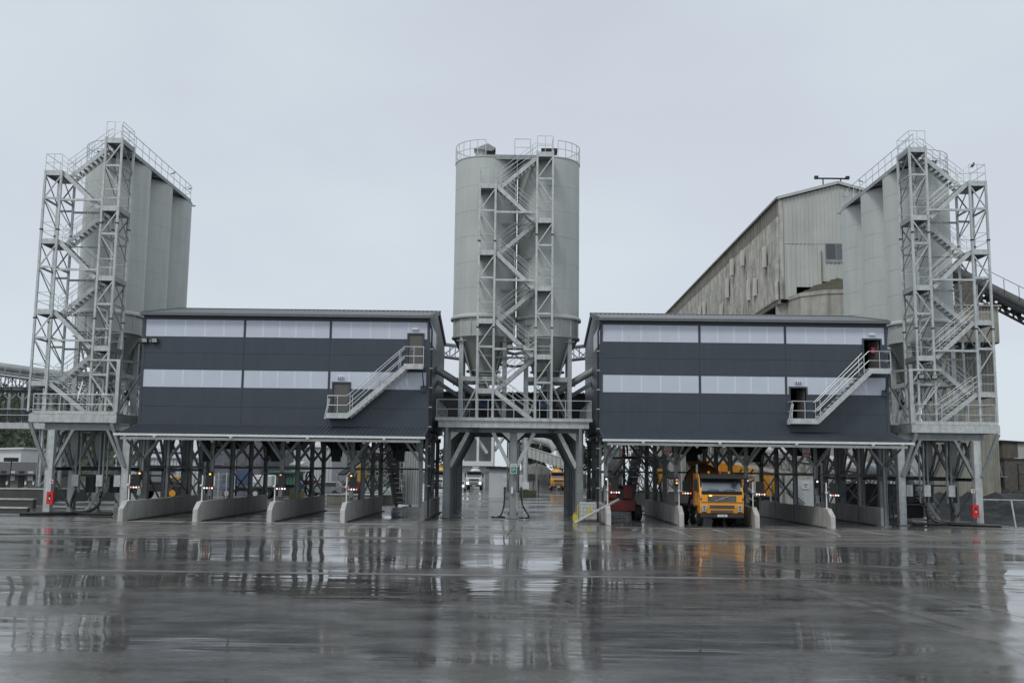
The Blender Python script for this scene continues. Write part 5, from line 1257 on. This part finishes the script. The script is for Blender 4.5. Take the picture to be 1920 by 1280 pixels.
# wooded hillside
hm = MB(); nx, ny = 60, 10
for j in range(ny+1):
    for i in range(nx+1):
        x = -190+i*3.2; y = 205+j*12
        hgt = 12+10*math.exp(-((x+105)/42)**2)+2*math.sin(x*.13)+1.2*math.sin(x*.37+1)
        hgt *= max(0, min(1, (x+5-(-190))/30))*max(0, min(1, (-22-x)/34))
        hm.v.append((x, y, hgt*min(1, j/4)-.02))
for j in range(ny):
    for i in range(nx): a = j*(nx+1)+i; hm.f.append((a, a+1, a+nx+2, a+nx+1))
struct('hill', hm, HILLM, smooth=True)
lf = MB()
for _ in range(16000):
    i = random.randrange(nx); j = random.choice((0, 1, 1, 2, 2, 3, 3, 4)); p = V(hm.v[j*(nx+1)+i]).lerp(V(hm.v[(j+1)*(nx+1)+i+1]), random.random())
    if p.z < 1.0: continue
    cl = math.sin(p.x*.9+p.y)*math.sin(p.x*.43)*.9
    p += V((random.uniform(-1.6, 1.6), random.uniform(-1, 1), random.uniform(.2, 2.2)+cl)); s_ = random.uniform(.35, .8)
    a = V((random.uniform(-1, 1), random.uniform(-.5, .5), random.uniform(-1, 1))).normalized()*s_; b = a.cross(V((random.uniform(-1, 1), 1, random.uniform(-.3, 1)))).normalized()*s_*.7
    lf.add([p-a, p+b, p+a, p-b], [(0, 1, 2, 3)])
o = part('hillside_wood', lf, LEAF); o['kind'] = 'stuff'
for k, (px, hh, lab) in enumerate(((1052, 13, 'pale leafed tree above the slanting conveyor'), (1085, 12, 'leafy tree at the right edge of the portal opening'), (1006, 11, 'tree behind the pipes right of the central leg'), (850, 13, 'tree at the left edge of the portal opening'))):
    q = P(px, 900, 196); foliage('tree', lab, q.x, 196+k*3, 0, hh, 11, LEAF2 if k != 3 else LEAF, 1800, .4, 'trees beyond the yard')
# low pale flat roofed house
a, b = P(-20, 870, 150), P(38, 870, 150)
T = thing('flat_roofed_house', 'small white flat roofed house below the wooded hill at far left', 'building', (a.x, 150, 0))
zt4 = P(20, 842, 150).z
part('wall', MB().box(a.x-3, b.x, 150, 158, 0, zt4), WTRUCK, T); part('roof', MB().prism([(a.x-3.4, 149.6, zt4-.2), (b.x+.5, 149.6, zt4+.05), (b.x+.5, 149.6, zt4+.3), (a.x-3.4, 149.6, zt4+.05)], (0, 9, 0)), WHITES, T)
# long dark roofed store
a, b = P(-60, 900, 118), P(92, 900, 118)
T = thing('slate_roofed_store', 'long low store with dark slate roof and brown doors at far left', 'building', (a.x, 118, 0))
ze4, zr4 = P(40, 889, 118).z, P(40, 866, 122).z
part('wall', MB().box(a.x, b.x, 118, 126, 0, ze4), STONEW, T)
part('roof', MB().prism([(a.x-.3, 117.5, ze4), (a.x-.3, 122, zr4), (a.x-.3, 126.5, ze4)], (b.x-a.x+.6, 0, 0)), ROOFD, T)
part('gutter', MB().box(a.x-.3, b.x+.3, 117.3, 117.5, ze4-.12, ze4+.02), DARKM, T)
for k in range(9):
    xx = a.x+.6+k*1.05; part('door' if k % 2 else 'window', MB().box(xx, xx+.62, 117.9, 117.99, .1 if k % 2 else 1.2, 2.3), DARKM if k % 2 else SHED, T)
for px in (10, 60, 45):
    q = P(px, 905, 117.5); part('wall_light', MB().box(q.x-.1, q.x+.1, 117.8, 117.98, q.z-.2, q.z+.2), WHITEP, T)
q = P(20, 860, 95)
T = thing('yard_lamp', 'thin yard lamp post with dark head before the slate roofed store', 'lamp post', (q.x, 95, 0))
part('post', MB().tube([(q.x, 95, 0), (q.x+.1, 95, q.z-.2)], .05), DARKM, T); part('lamp_head', MB().box(q.x-.5, q.x+.6, 94.7, 95.3, q.z-.25, q.z+.12), DARKM, T)
# covered footbridge
T = thing('covered_footbridge', 'covered steel footbridge with mesh railing running in from the left edge', 'footbridge', (-44, 84, 0))
a, b = P(-60, 799, 84), P(104, 799, 84)
zr, zd1, zd0 = P(20, 727, 84).z, P(20, 792, 84).z, P(20, 803, 84).z
part('deck_beam', MB().box(a.x, b.x, 84, 84.2, zd0, zd1).box(a.x, b.x, 86.4, 86.6, zd0, zd1), GALV, T); part('deck', MB().box(a.x, b.x, 84.2, 86.4, zd1-.1, zd1), GALVD, T)
mb = MB().corr((a.x, 83.7, zr), (b.x-a.x, 0, 0), (0, 3.2, .15), 40, .07, (0, 0, 1)); part('roof', mb, GALVD, T)
part('eaves_beam', MB().box(a.x, b.x, 83.95, 84.15, zr-.4, zr-.15), DARKM, T)
for px in (17, 42, 72, 95, -10):
    x = P(px, 750, 84).x
    for y in (84.1, 86.5): part('post', MB().box(x-.12, x+.12, y-.1, y+.1, zd1, zr), GALVD, T)
    part('knee', MB().bar((x+.05, 84.1, zr-1), (x+.7, 84.1, zr-.3), .1).bar((x-.05, 84.1, zr-1), (x-.7, 84.1, zr-.3), .1), GALVD, T)
mr_ = MB(); x = a.x
while x < b.x: mr_.box(x, x+.09, 83.96, 83.99, zd1+.1, zd1+1.05); x += .17
part('mesh_railing', mr_, DARKM, T); T.children[-1]['kind'] = 'stuff'
for z in (zd1+.6, zd1+1.1): part('handrail', MB().box(a.x, b.x, 83.9, 83.95, z, z+.06), GALV, T)
for px in (71, 86):
    x = P(px, 860, 84).x; part('leg', MB().ibeam((x, 84.4, 0), (x, 84.4, zd0), .3, .3, .03, (1, 0, 0)), GALV if px == 71 else GALVD, T)
x = P(71, 860, 84).x
part('leg_brace', MB().bar((x+.1, 84.3, 3.8), (x+1.6, 84.3, 5.6), .15).bar((x+.1, 84.3, 1.2), (x+1.4, 84.3, 2.6), .15).bar((x+.3, 84.3, 3.6), (x+1.4, 84.3, 2.4), .12), GALVD, T)
part('foot_block', MB().box(x-.5, x+1.3, 83.6, 85.2, 0, 1.2), CONCD, T)
# curved covered conveyor above
T = thing('covered_conveyor', 'round covered truss conveyor sloping down from the left edge behind the stair tower', 'conveyor', (-44, 92, 12))
a, b = P(-90, 676, 92), P(262, 722, 96)
part('conveyor_cover', MB().tube([a, b], .4, 14), GALVD, T, smooth='auto')
part('cover_skirt', MB().bar(a-V((0, .4, .5)), b-V((0, .4, .5)), 1.6, .22), STRS, T)
truss(T, a-V((0, 0, 1.9)), b-V((0, 0, 1.9)), 1.6, 1.1, 26, GALVD, .11)
for k in range(14):
    q = a.lerp(b, k/13)+V((0, -1.1, -.9)); part('rail_post', MB().tube([q, q+V((0, 0, 1.1))], .03), GALV, T)
part('handrail', MB().tube([a+V((0, -1.1, .2)), b+V((0, -1.1, .2))], .035), GALV, T)
for t_ in (.25, .6, .95): q = a.lerp(b, t_); part('trestle', MB().bar(q-V((0, 0, 1.9)), (q.x, q.y, 0), .28), GALVD, T)
# yard walls at left
def lowwall(px0, px1, y, d, ztop, m, label, cat='wall'):
    xa, xb = P(px0, 950, y).x, P(px1, 950, y).x
    T = thing('yard_wall', label, cat, (xa, y, 0)); n = max(1, int((xb-xa)/4))
    for k in range(n): part('wall_block', MB().box(xa+(xb-xa)*k/n, xa+(xb-xa)*(k+1)/n-.03, y, y+d, 0, ztop), m, T)
    part('coping', MB().box(xa, xb, y-.06, y+d+.04, ztop+.002, ztop+.1), CONC, T); return T
lowwall(-80, 80, 78, .5, P(30, 917, 78).z, CONCD, 'dark concrete yard wall below the slate roofed store')
lowwall(-80, 62, 71, .5, P(30, 934, 71).z-.1, CONCD, 'middle concrete wall with pale coping at the left edge')
lowwall(-80, 52, 64.5, .4, P(30, 950, 64.5).z-.1, CONCD, 'nearest low concrete kerb wall at the left edge')
lowwall(40, 240, 90, .6, .9, CONCD, 'low grey yard wall seen between the leftmost platform legs')
lowwall(612, 742, 88, 1.6, P(650, 926, 88).z-.1, CONCO, 'stained concrete block wall in the fourth lane opening')
lowwall(1100, 1330, 92, .6, 1.3, CONCD, 'dark concrete wall behind the boom lift')
# sheds behind the left lanes
def shed(px0, px1, ptop, y, d, m, label, roofm=None, slope=1.2, rib=.4, name='shed'):
    xa, xb = P(px0, 900, y).x, P(px1, 900, y).x; T = thing(name, label, 'building', (xa, y, 0))
    corr_box(T, 'cladding', xa, xb, y, y+d, 0, P((px0+px1)/2, ptop, y).z, m, rib, roofm, slope); return T
T = shed(215, 372, 858, 128, 14, SHED, 'pale corrugated shed behind the leftmost lanes', SHED, 2.6)
for k in range(2): q = P(262+k*58, 880, 127.8); part('vent', MB().box(q.x-.5, q.x+.5, 127.7, 127.9, q.z-.3, q.z+.3), DARKM, T)
q = P(305, 860, 127.8); part('rooflight', MB().box(q.x-2, q.x+2, 128.5, 132, q.z+.9, q.z+1.3), PANE, T)
T = shed(372, 490, 812, 112, 16, SHEDD, 'dark grey shed with horizontal sheeting behind the second lane', SHEDD, 1, 2.0)
for k in range(6): zq = .8+k*1.25; part('sheeting_joint', MB().box(W[T].x, P(490, 900, 112).x, 111.9, 111.94, zq, zq+.06), GALVD, T)
part('joint_post', MB().box(P(440, 900, 112).x-.1, P(440, 900, 112).x+.1, 111.85, 111.9, 0, 8), GALVD, T)
shed(490, 622, 838, 138, 12, SHED, 'long pale shed behind the third and fourth lanes', SHED, 1.5)
T = shed(545, 560, 872, 120, 5, WTRUCK, 'small white cabin with red trim beyond the fourth lane', WHITES, .3, .3, 'cabin')
part('red_trim', MB().box(W[T].x-2, W[T].x+4, 119.7, 119.75, 1.5, 1.65), REDD, T)
# mesh fence with posts
xa, xb = P(348, 900, 98).x, P(440, 900, 98).x
T = thing('mesh_fence', 'light steel mesh fence seen through the second lane', 'fence', (xa, 98, 0))
for k in range(7): xx = xa+(xb-xa)*k/6; part('fence_post', MB().box(xx-.04, xx+.04, 98, 98.08, 0, 2.5), GALV, T)
mb = MB()
for k in range(46): xx = xa+(xb-xa)*k/45; mb.box(xx-.008, xx+.008, 98.03, 98.045, .1, 2.4)
for k in range(5): mb.box(xa, xb, 98.02, 98.035, .15+k*.55, .17+k*.55)
o = part('fence_mesh', mb, GALV, T); o['kind'] = 'stuff'
c = P(393, 901, 96)
T = thing('blue_notice', 'white and blue notice board beyond the second lane', 'sign', c); part('board', MB().box(c.x-.5, c.x+.5, 96, 96.05, c.z-.45, c.z+.45), WHITEP, T); part('blue_disc', MB().tube([(c.x, 95.99, c.z), (c.x, 95.97, c.z)], .34, 18), BLUES, T); part('post', MB().box(c.x-.04, c.x+.04, 96.06, 96.12, 0, c.z), GALV, T)
# telehandler
tx, ty = P(300, 900, 92).x, 92
T = thing('telehandler', 'orange telehandler with dark glazed cab behind the first lane wall', 'telehandler', (tx, ty, 0))
bevel(part('body', MB().box(tx-2.6, tx+1.9, ty, ty+1.7, .75, 1.35), DARKM, T), .08)
bevel(part('engine_cover', MB().prism([(tx-1.0, ty+.05, 1.36), (tx+1.8, ty+.05, 1.36), (tx+1.8, ty+.05, 1.6), (tx+.2, ty+.05, 1.9), (tx-1.0, ty+.05, 1.9)], (0, .7, 0)), DARKM, T), .05)
part('boom', MB().bar((tx+1.9, ty+1.2, 2.0), (tx-3.1, ty+1.2, 1.1), .32, .38), ORANGE, T)
part('boom_head', MB().bar((tx-3.0, ty+1.2, 1.2), (tx-3.5, ty+1.2, .5), .3, .4), ORANGE, T)
part('forks', MB().box(tx-4.6, tx-3.5, ty+.6, ty+.75, .25, .33).box(tx-4.6, tx-3.5, ty+1.5, ty+1.65, .25, .33).box(tx-3.6, tx-3.48, ty+.3, ty+1.9, .25, 1.3), ORANGE, T)
cbn = part('cab', MB().box(tx-.9, tx-.82, ty-.02, ty+.9, 1.35, 3.0).box(tx+.5, tx+.58, ty-.02, ty+.9, 1.35, 2.9).box(tx-.95, tx+.6, ty-.05, ty+.95, 2.95, 3.1).box(tx-.9, tx+.5, ty-.02, ty+.04, 1.35, 1.6), BLACK, T)
part('glass', MB().box(tx-.82, tx+.5, ty+.0, ty+.03, 1.61, 2.94).box(tx-.81, tx+.49, ty+.8, ty+.83, 1.61, 2.94), WSCR, cbn)
part('front_panel', MB().box(tx-2.6, tx-1.2, ty-.04, ty+.6, .9, 1.7), ORANGE, T)
for yy in (.1, 1.6):
    for xx in (-1.7, 1.2):
        q = part('wheel', MB().tube([(tx+xx, ty+yy-.2, .62), (tx+xx, ty+yy+.2, .62)], .62, 22), RUBBER, T); part('rim', MB().tube([(tx+xx, ty+yy-.22, .62), (tx+xx, ty+yy+.1, .62)], .3, 14), ORANGE, q)
# blue grey flatbed machine
tx = P(462, 905, 100).x; ty = 100
T = thing('pump_truck', 'blue and grey pump truck parked beyond the second lane', 'truck', (tx, ty, 0))
bevel(part('cab', MB().prism([(tx-2.6, ty, .6), (tx-2.6, ty, 1.5), (tx-2.4, ty, 2.4), (tx-1.2, ty, 2.4), (tx-1.2, ty, .6)], (0, 2, 0)), BLUEM, T), .07)
part('side_window', MB().prism([(tx-2.45, ty-.012, 1.55), (tx-2.3, ty-.012, 2.25), (tx-1.5, ty-.012, 2.25), (tx-1.5, ty-.012, 1.55)], (0, .01, 0)), GLASS, T)
bevel(part('tank_body', MB().box(tx-1.0, tx+2.5, ty+.1, ty+1.9, 1.1, 2.3), SHED, T), .15)
part('blue_engine', MB().box(tx-.9, tx+.3, ty-.05, ty+.5, 1.35, 2.7), BLUEM, T); part('hose_reel', MB().tube([(tx+.9, ty-.02, 1.9), (tx+.9, ty+.2, 1.9)], .4, 14), WHITEP, T)
part('chassis', MB().box(tx-2.6, tx+2.6, ty+.4, ty+1.5, .7, .98), DARKM, T)
for xx in (-1.9, .9, 1.9):
    for yy in (0, 1.7): q = part('wheel', MB().tube([(tx+xx, ty+yy, .48), (tx+xx, ty+yy+.3, .48)], .48, 18), RUBBER, T); part('rim', MB().tube([(tx+xx, ty+yy-.02, .48), (tx+xx, ty+yy+.05, .48)], .25, 12), GALV, q)
# green skip and oddments
c = P(530, 892, 112)
T = thing('green_container', 'green site container with dark window beyond the third lane', 'container', (c.x, 112, 0))
corr_box(T, 'shell', c.x-1.3, c.x+1.4, 112, 116, 1.2, c.z+.35, MATS['sign_green'] if False else mat('faded_green', (.05, .14, .09), .6, 0, .3), .3, None, .05)
part('window', MB().box(c.x+.1, c.x+1.3, 111.9, 111.95, c.z-.1, c.z+.5), GLASS, T); part('skid', MB().box(c.x-1.5, c.x+1.6, 112.2, 115.8, 0, .9), DARKM, T)
for k, (px, y, hh, lab) in enumerate(((553, 80, 1.5, 'yellow stained upright slab behind the third lane wall'), )):
    c = P(px, 930, y); T = thing('yellow_slab', lab, 'slab', (c.x, y, 0)); part('slab', MB().prism([(c.x-.5, y, 0), (c.x+.6, y, 0), (c.x+.6, y, hh-.2), (c.x, y, hh), (c.x-.4, y, hh-.1)], (0, .5, 0)), mat('yellowed_concrete', (.34, .31, .14), .8, 0, .3), T)
random.seed(3)
for k in range(5):
    c = G(500+k*38+random.uniform(-8, 8), 928+random.uniform(-3, 3)); m_ = (DARKM, BLUEM, SHED, STRS, REDD)[k]
    T = thing('parked_van', ['dark pickup', 'blue van', 'pale grey van', 'grey estate car', 'dark red car'][k]+' parked far off beyond the left lanes, '+['under the third bay', 'near the green container', 'right of the container', 'left of the truss hopper', 'beside the truss hopper'][k], 'van', (c.x, c.y, 0), 'vehicles parked beyond the left lanes')
    bevel(part('body', MB().prism([(c.x-2, c.y, .35), (c.x-2, c.y, .95), (c.x-1.3, c.y, 1.05), (c.x-.7, c.y, 1.6), (c.x+1.5, c.y, 1.6), (c.x+2, c.y, 1.0), (c.x+2, c.y, .35)], (0, 1.7, 0)), m_, T), .1)
    part('side_window', MB().prism([(c.x-1.1, c.y-.012, 1.08), (c.x-.65, c.y-.012, 1.5), (c.x+1.3, c.y-.012, 1.5), (c.x+1.5, c.y-.012, 1.08)], (0, .01, 0)), GLASS, T)
    for xx in (-1.2, 1.2):
        for yy in (-.02, 1.5): q = part('wheel', MB().tube([(c.x+xx, c.y+yy, .33), (c.x+xx, c.y+yy+.22, .33)], .33, 14), RUBBER, T)
# ---- truss hoppers and inclined conveyors by the portal (mirrored pair)
for sx, nm, pxs in ((-1, 'left', (640, 700, 757, 788)), (1, 'right', (1262, 1215, 1140, 1168))):
    Y_ = 84
    T = thing('radial_conveyor', 'steel trussed radial conveyor with spoked wheel behind the %s lanes nearest the portal' % nm, 'conveyor', (P(pxs[1], 900, Y_).x, Y_, 0))
    xa = P(pxs[0], 900, Y_).x; xb = P(pxs[1], 900, Y_).x
    truss(T, (xa, Y_, 1.3), (xb+(-sx)*1.2, Y_+3, 4.9), 1.6, 1.1, 9, GALV, .1)
    truss(T, (xb+(-sx)*.2, Y_+1, .9), (xb+(-sx)*3.2, Y_+4, 5.2), 1.4, 1.0, 8, GALVD, .1)
    part('belt', MB().bar((xa, Y_, 2.5), (xb+(-sx)*1.2, Y_+3, 6.1), 1.2, .12), RUBBER, T)
    wx, wy, wz_, wr = xb-sx*.4, Y_-.6, 2.6, 1.15
    rim = MB(); n = 24
    for k in range(n):
        a0, a1 = 2*math.pi*k/n, 2*math.pi*(k+1)/n; rim.bar((wx+wr*math.cos(a0), wy, wz_+wr*math.sin(a0)), (wx+wr*math.cos(a1), wy, wz_+wr*math.sin(a1)), .1, .08)
    q = part('wheel_rim', rim, DARKM, T)
    for k in range(12): a0 = math.pi*k/6; part('spoke', MB().bar((wx+.15*math.cos(a0), wy, wz_+.15*math.sin(a0)), (wx+wr*math.cos(a0), wy, wz_+wr*math.sin(a0)), .05), GALV, T)
    part('yellow_box', MB().box(wx+sx*1.3-.35, wx+sx*1.3+.35, Y_-.3, Y_+.3, 2.0, 3.3), YELL, T)
    part('portal_frame', MB().bar((wx-sx*1.6, Y_-.3, 0), (wx-sx*1.6, Y_-.3, 5), .2).bar((wx+1.6*sx, Y_, 0), (wx+sx*1.0, Y_, 5), .2).bar((wx-1.6, Y_-.3, 4.2), (wx+1.6, Y_-.3, 4.2), .15), DARKM, T)
    for k in range(7): part('ladder_rung', MB().box(wx-sx*2.1-.25, wx-sx*2.1+.25, Y_-.5, Y_-.46, .6+k*.5, .65+k*.5), GALV, T)
    for d in (-.27, .27): part('ladder_rail', MB().box(wx-sx*2.1+d-.02, wx-sx*2.1+d+.02, Y_-.5, Y_-.46, .2, 4.4), GALV, T)
    c0, c1 = P(pxs[2], 900, Y_+1).x, P(pxs[3], 900, Y_+1).x; c0, c1 = min(c0, c1), max(c0, c1)
    T = thing('pale_hopper', 'pale ribbed tapering hopper beside the portal, %s side' % nm, 'hopper', ((c0+c1)/2, Y_+1, 0), 'pale ribbed hoppers')
    mb = MB().corr((c0-.15*1, Y_+1, .1), (c1-c0+.1, 0, 0), (.05, .3, P(770, 842, Y_+1).z), 7, .07, (0, -1, 0)); part('ribbed_shell', mb, OLDG if sx > 0 else SHED, T)
    part('side_shell', MB().box(c0-.1, c1, Y_+1.35, Y_+3.5, .1, 5), SHED, T)
    T = thing('steep_belt', 'steep dark cleated belt beside the %s pale hopper' % nm, 'conveyor', (c0, Y_, 0))
    xh = c0-.1 if sx < 0 else c1+.1
    xm = xh-.2 if sx < 0 else xh+.2
    part('belt_trough', MB().bar((xm+(-sx)*.1, Y_-.8, .2), (xm+sx*1.0, Y_+.5, 5.4), .9, .2), DARKM, T)
    for k in range(14):
        t_ = k/13; part('cleat', MB().box(xm+(-sx)*.1+sx*1.1*t_-.4, xm+(-sx)*.1+sx*1.1*t_+.4, Y_-.95+1.3*t_, Y_-.9+1.3*t_, .3+5*t_, .36+5*t_), GALVD, T)
# ---- right lanes background
a, b = P(1318, 838, 86), P(1712, 912, 80)
T = thing('inclined_conveyor', 'long inclined conveyor with walkway rails behind the right lanes', 'conveyor', b)
truss(T, a-V((0, 0, .6)), b-V((0, 0, .6)), 1.5, .9, 26, GALVD, .1)
part('conveyor_cover', MB().tube([a+V((0, .2, .7)), b+V((0, .2, .7))], .55, 12), SHED, T, smooth='auto')
part('lower_beam', MB().bar(a-V((0, .8, .9)), b-V((0, .8, .9)), .2, .3), GALV, T)
for k in range(16): q = a.lerp(b, k/15)+V((0, -.9, -.2)); part('rail_post', MB().tube([q, q+V((0, 0, 1.2))], .03), GALV, T)
for h in (.5, 1.0): part('handrail', MB().tube([a+V((0, -.9, h-.2)), b+V((0, -.9, h-.2))], .035), GALV, T)
for t_ in (.15, .4, .65, .9): q = a.lerp(b, t_); part('trestle', MB().bar(q-V((0, 0, .6)), (q.x, q.y, 0), .2), GALVD, T)
T = thing('concrete_silo_base', 'big pale concrete wall filling the view behind the rightmost lanes', 'wall', (P(1480, 880, 101).x, 101, 0))
xs = [P(px, 880, 101).x for px in (1476, 1540, 1604, 1668, 1732)]
for k in range(4): part('wall_panel', MB().box(xs[k], xs[k+1]-.04, 101+.12*(k % 2), 102, 0, 8.5), CONCO if k == 0 else SHED, T)
c0, c1 = P(1487, 920, 90).x, P(1535, 920, 90).x
T = thing('grey_panel_wall', 'pale grey panel wall carrying a small blue notice behind the rightmost lanes', 'wall', (c0, 90, 0))
part('panel', MB().box(c0, c1, 90, 90.3, 0, P(1500, 899, 90).z), SHED, T); part('post', MB().box(c1, c1+.2, 89.9, 90.4, 0, 3.4), DARKM, T)
c = P(1511, 910, 89.9); T = thing('notice', 'small white and blue notice on the pale grey panel wall', 'sign', c)
part('board', MB().box(c.x-.25, c.x+.25, 89.93, 89.96, c.z-.28, c.z+.28), WHITEP, T)
for k in range(3): part('text_line', MB().box(c.x-.19+.03*k, c.x+.19-.03*k, 89.92, 89.926, c.z+.1-k*.13, c.z+.17-k*.13), BLUES, T)
T = thing('steel_stair', 'steel stair descending to the right before the pale panel wall', 'staircase', (P(1460, 920, 86).x, 86, 0))
a, b = P(1455, 898, 86), P(1508, 945, 86)
for y in (86, 86.9):
    part('stringer', MB().bar((a.x, y, a.z), (b.x, y, max(.1, b.z)), .08, .3), GALV, T)
    for h in (.4, .75, 1.1): part('stair_rail', MB().tube([(a.x, y, a.z+h), (b.x, y, b.z+h)], .03), GALV, T)
for k in range(11): q = a.lerp(b, (k+.5)/11); part('tread', MB().box(q.x-.14, q.x+.14, 86.05, 86.85, q.z-.02, q.z+.02), GALVD, T)
part('support', MB().box(a.x-.1, a.x+.1, 86, 86.2, 0, a.z).box(a.x-1.2, a.x-1.0, 86, 86.2, 0, a.z), GALV, T)
# orange crusher
c = P(1405, 905, 82); x, y = c.x, 82
T = thing('mobile_crusher', 'orange tracked crusher with hazard stripes right of the orange truck', 'crusher', (x, y, 0))
part('feed_hopper', MB().prism([(x-3.4, y, 4.0), (x-.3, y, 3.55), (x+.55, y, 3.25), (x+.2, y, 2.95), (x-3.0, y, 3.2)], (0, 2.2, 0)), ORANGE, T)
hp = part('hazard_board', MB().prism([(x-.9, y-.06, 3.6), (x+.5, y-.06, 3.3), (x+.5, y-.06, 2.95), (x-.9, y-.06, 3.05)], (0, .04, 0)), YELL, T)
for k in range(3): part('hazard_stripe', MB().prism([(x-.85+k*.45, y-.075, 3.06), (x-.7+k*.45, y-.075, 3.06), (x-.5+k*.45, y-.075, 3.36), (x-.65+k*.45, y-.075, 3.36)], (0, .01, 0)), REDD, hp)
part('conveyor_arm', MB().prism([(x-.6, y-.1, 2.5), (x+.45, y-.1, 2.75), (x+.35, y-.1, 2.3), (x-.5, y-.1, 2.2)], (0, .5, 0)), ORANGE, T)
part('arm_frame', MB().bar((x-1.4, y-.2, 3.0), (x+.5, y-.2, 2.8), .09).bar((x-1.4, y-.2, 2.7), (x+.9, y-.2, 1.1), .14).bar((x-.8, y-.2, 2.1), (x+.5, y-.2, 2.7), .08).bar((x-1.4, y-.2, 1.9), (x+.2, y-.2, .9), .1), GALV, T)
part('belt', MB().bar((x-1.2, y+.3, 2.2), (x+.9, y+.3, .8), .8, .12), RUBBER, T)
part('engine_box', MB().prism([(x+1.15, y+.2, 3.1), (x+2.1, y+.2, 2.8), (x+2.1, y+.2, 1.4), (x+1.6, y+.2, 1.2), (x+1.15, y+.2, 1.5)], (0, 1.8, 0)), ORANGE, T)
for k in range(4): part('guard_post', MB().box(x+1.0+k*.6, x+1.1+k*.6, y-.2, y-.1, .4, 2.7), GALV, T)
part('frame', MB().box(x-3, x+2.2, y+.3, y+.6, .9, 1.15), DARKM, T)
part('track', MB().prism([(x-2.4, y, .05), (x-2.8, y, .4), (x-2.4, y, .85), (x+1.6, y, .85), (x+2, y, .4), (x+1.6, y, .05)], (0, .6, 0)), RUBBER, T)
# dark screens behind the last lanes
for k, (p0, p1) in enumerate(((1575, 1612), (1616, 1652), (1656, 1684))):
    xa, xb = P(p0, 930, 76).x, P(p1, 930, 76).x
    T = thing('steel_screen', ['leftmost', 'middle', 'rightmost'][k]+' dark steel screen standing behind the last right lane', 'screen', (xa, 76, 0), 'dark steel screens')
    part('screen_sheet', MB().box(xa, xb, 76, 76.1, .1, P(1620, 906, 76).z), DARKM, T); part('screen_post', MB().box(xa-.08, xa+.0, 75.9, 76.1, 0, 2.3), DARKM, T)
    part('screen_brace', MB().bar((xa, 75.9, .4), (xb, 75.9, 1.9), .08), STRS, T)
T = thing('service_pipes', 'bundle of grey service pipes with cabinets under the right platform', 'pipes', (25.8, 66.5, 0))
for k in range(4): part('pipe', MB().tube([(24.2+k*.25, 67.2, .2), (24.2+k*.25, 67.2, 1.1+.25*k), (27.2, 67.2, 1.1+.25*k)], .06), GALVD, T)
part('cabinet', MB().box(25.0, 25.8, 67.4, 67.9, .9, 2.2), GALVD, T); part('cabinet', MB().box(26.0, 27.0, 67.5, 68, .2, 1.5), DARKM, T); part('red_valve', MB().box(25.35, 25.5, 67.3, 67.39, 1.8, 2.2), REDS, T)
# bird on the rail
c = P(1824, 311, 62.1)
T = thing('bird', 'small dark bird perched on the highest rail of the rightmost stair tower', 'bird', c)
part('body', MB().tube([c+V((-.16, 0, -.1)), c+V((-.05, 0, -.02)), c+V((.04, 0, .08)), c+V((.07, 0, .16)), c+V((.06, 0, .22))], [.02, .07, .085, .055, .03], 10), DARKI, T, smooth='auto')
part('beak', MB().tube([c+V((.09, 0, .18)), c+V((.15, 0, .17))], [.02, .004], 6), YTAPE, T); part('tail', MB().prism([c+V((-.12, -.03, -.1)), c+V((-.12, .03, -.1)), c+V((-.28, .03, -.2)), c+V((-.28, -.03, -.2))], (0, 0, .015)), DARKI, T)
for s in (-.02, .02): part('leg', MB().tube([c+V((0, s, -.02)), c+V((0, s, -.14))], .008, 5), DARKI, T)
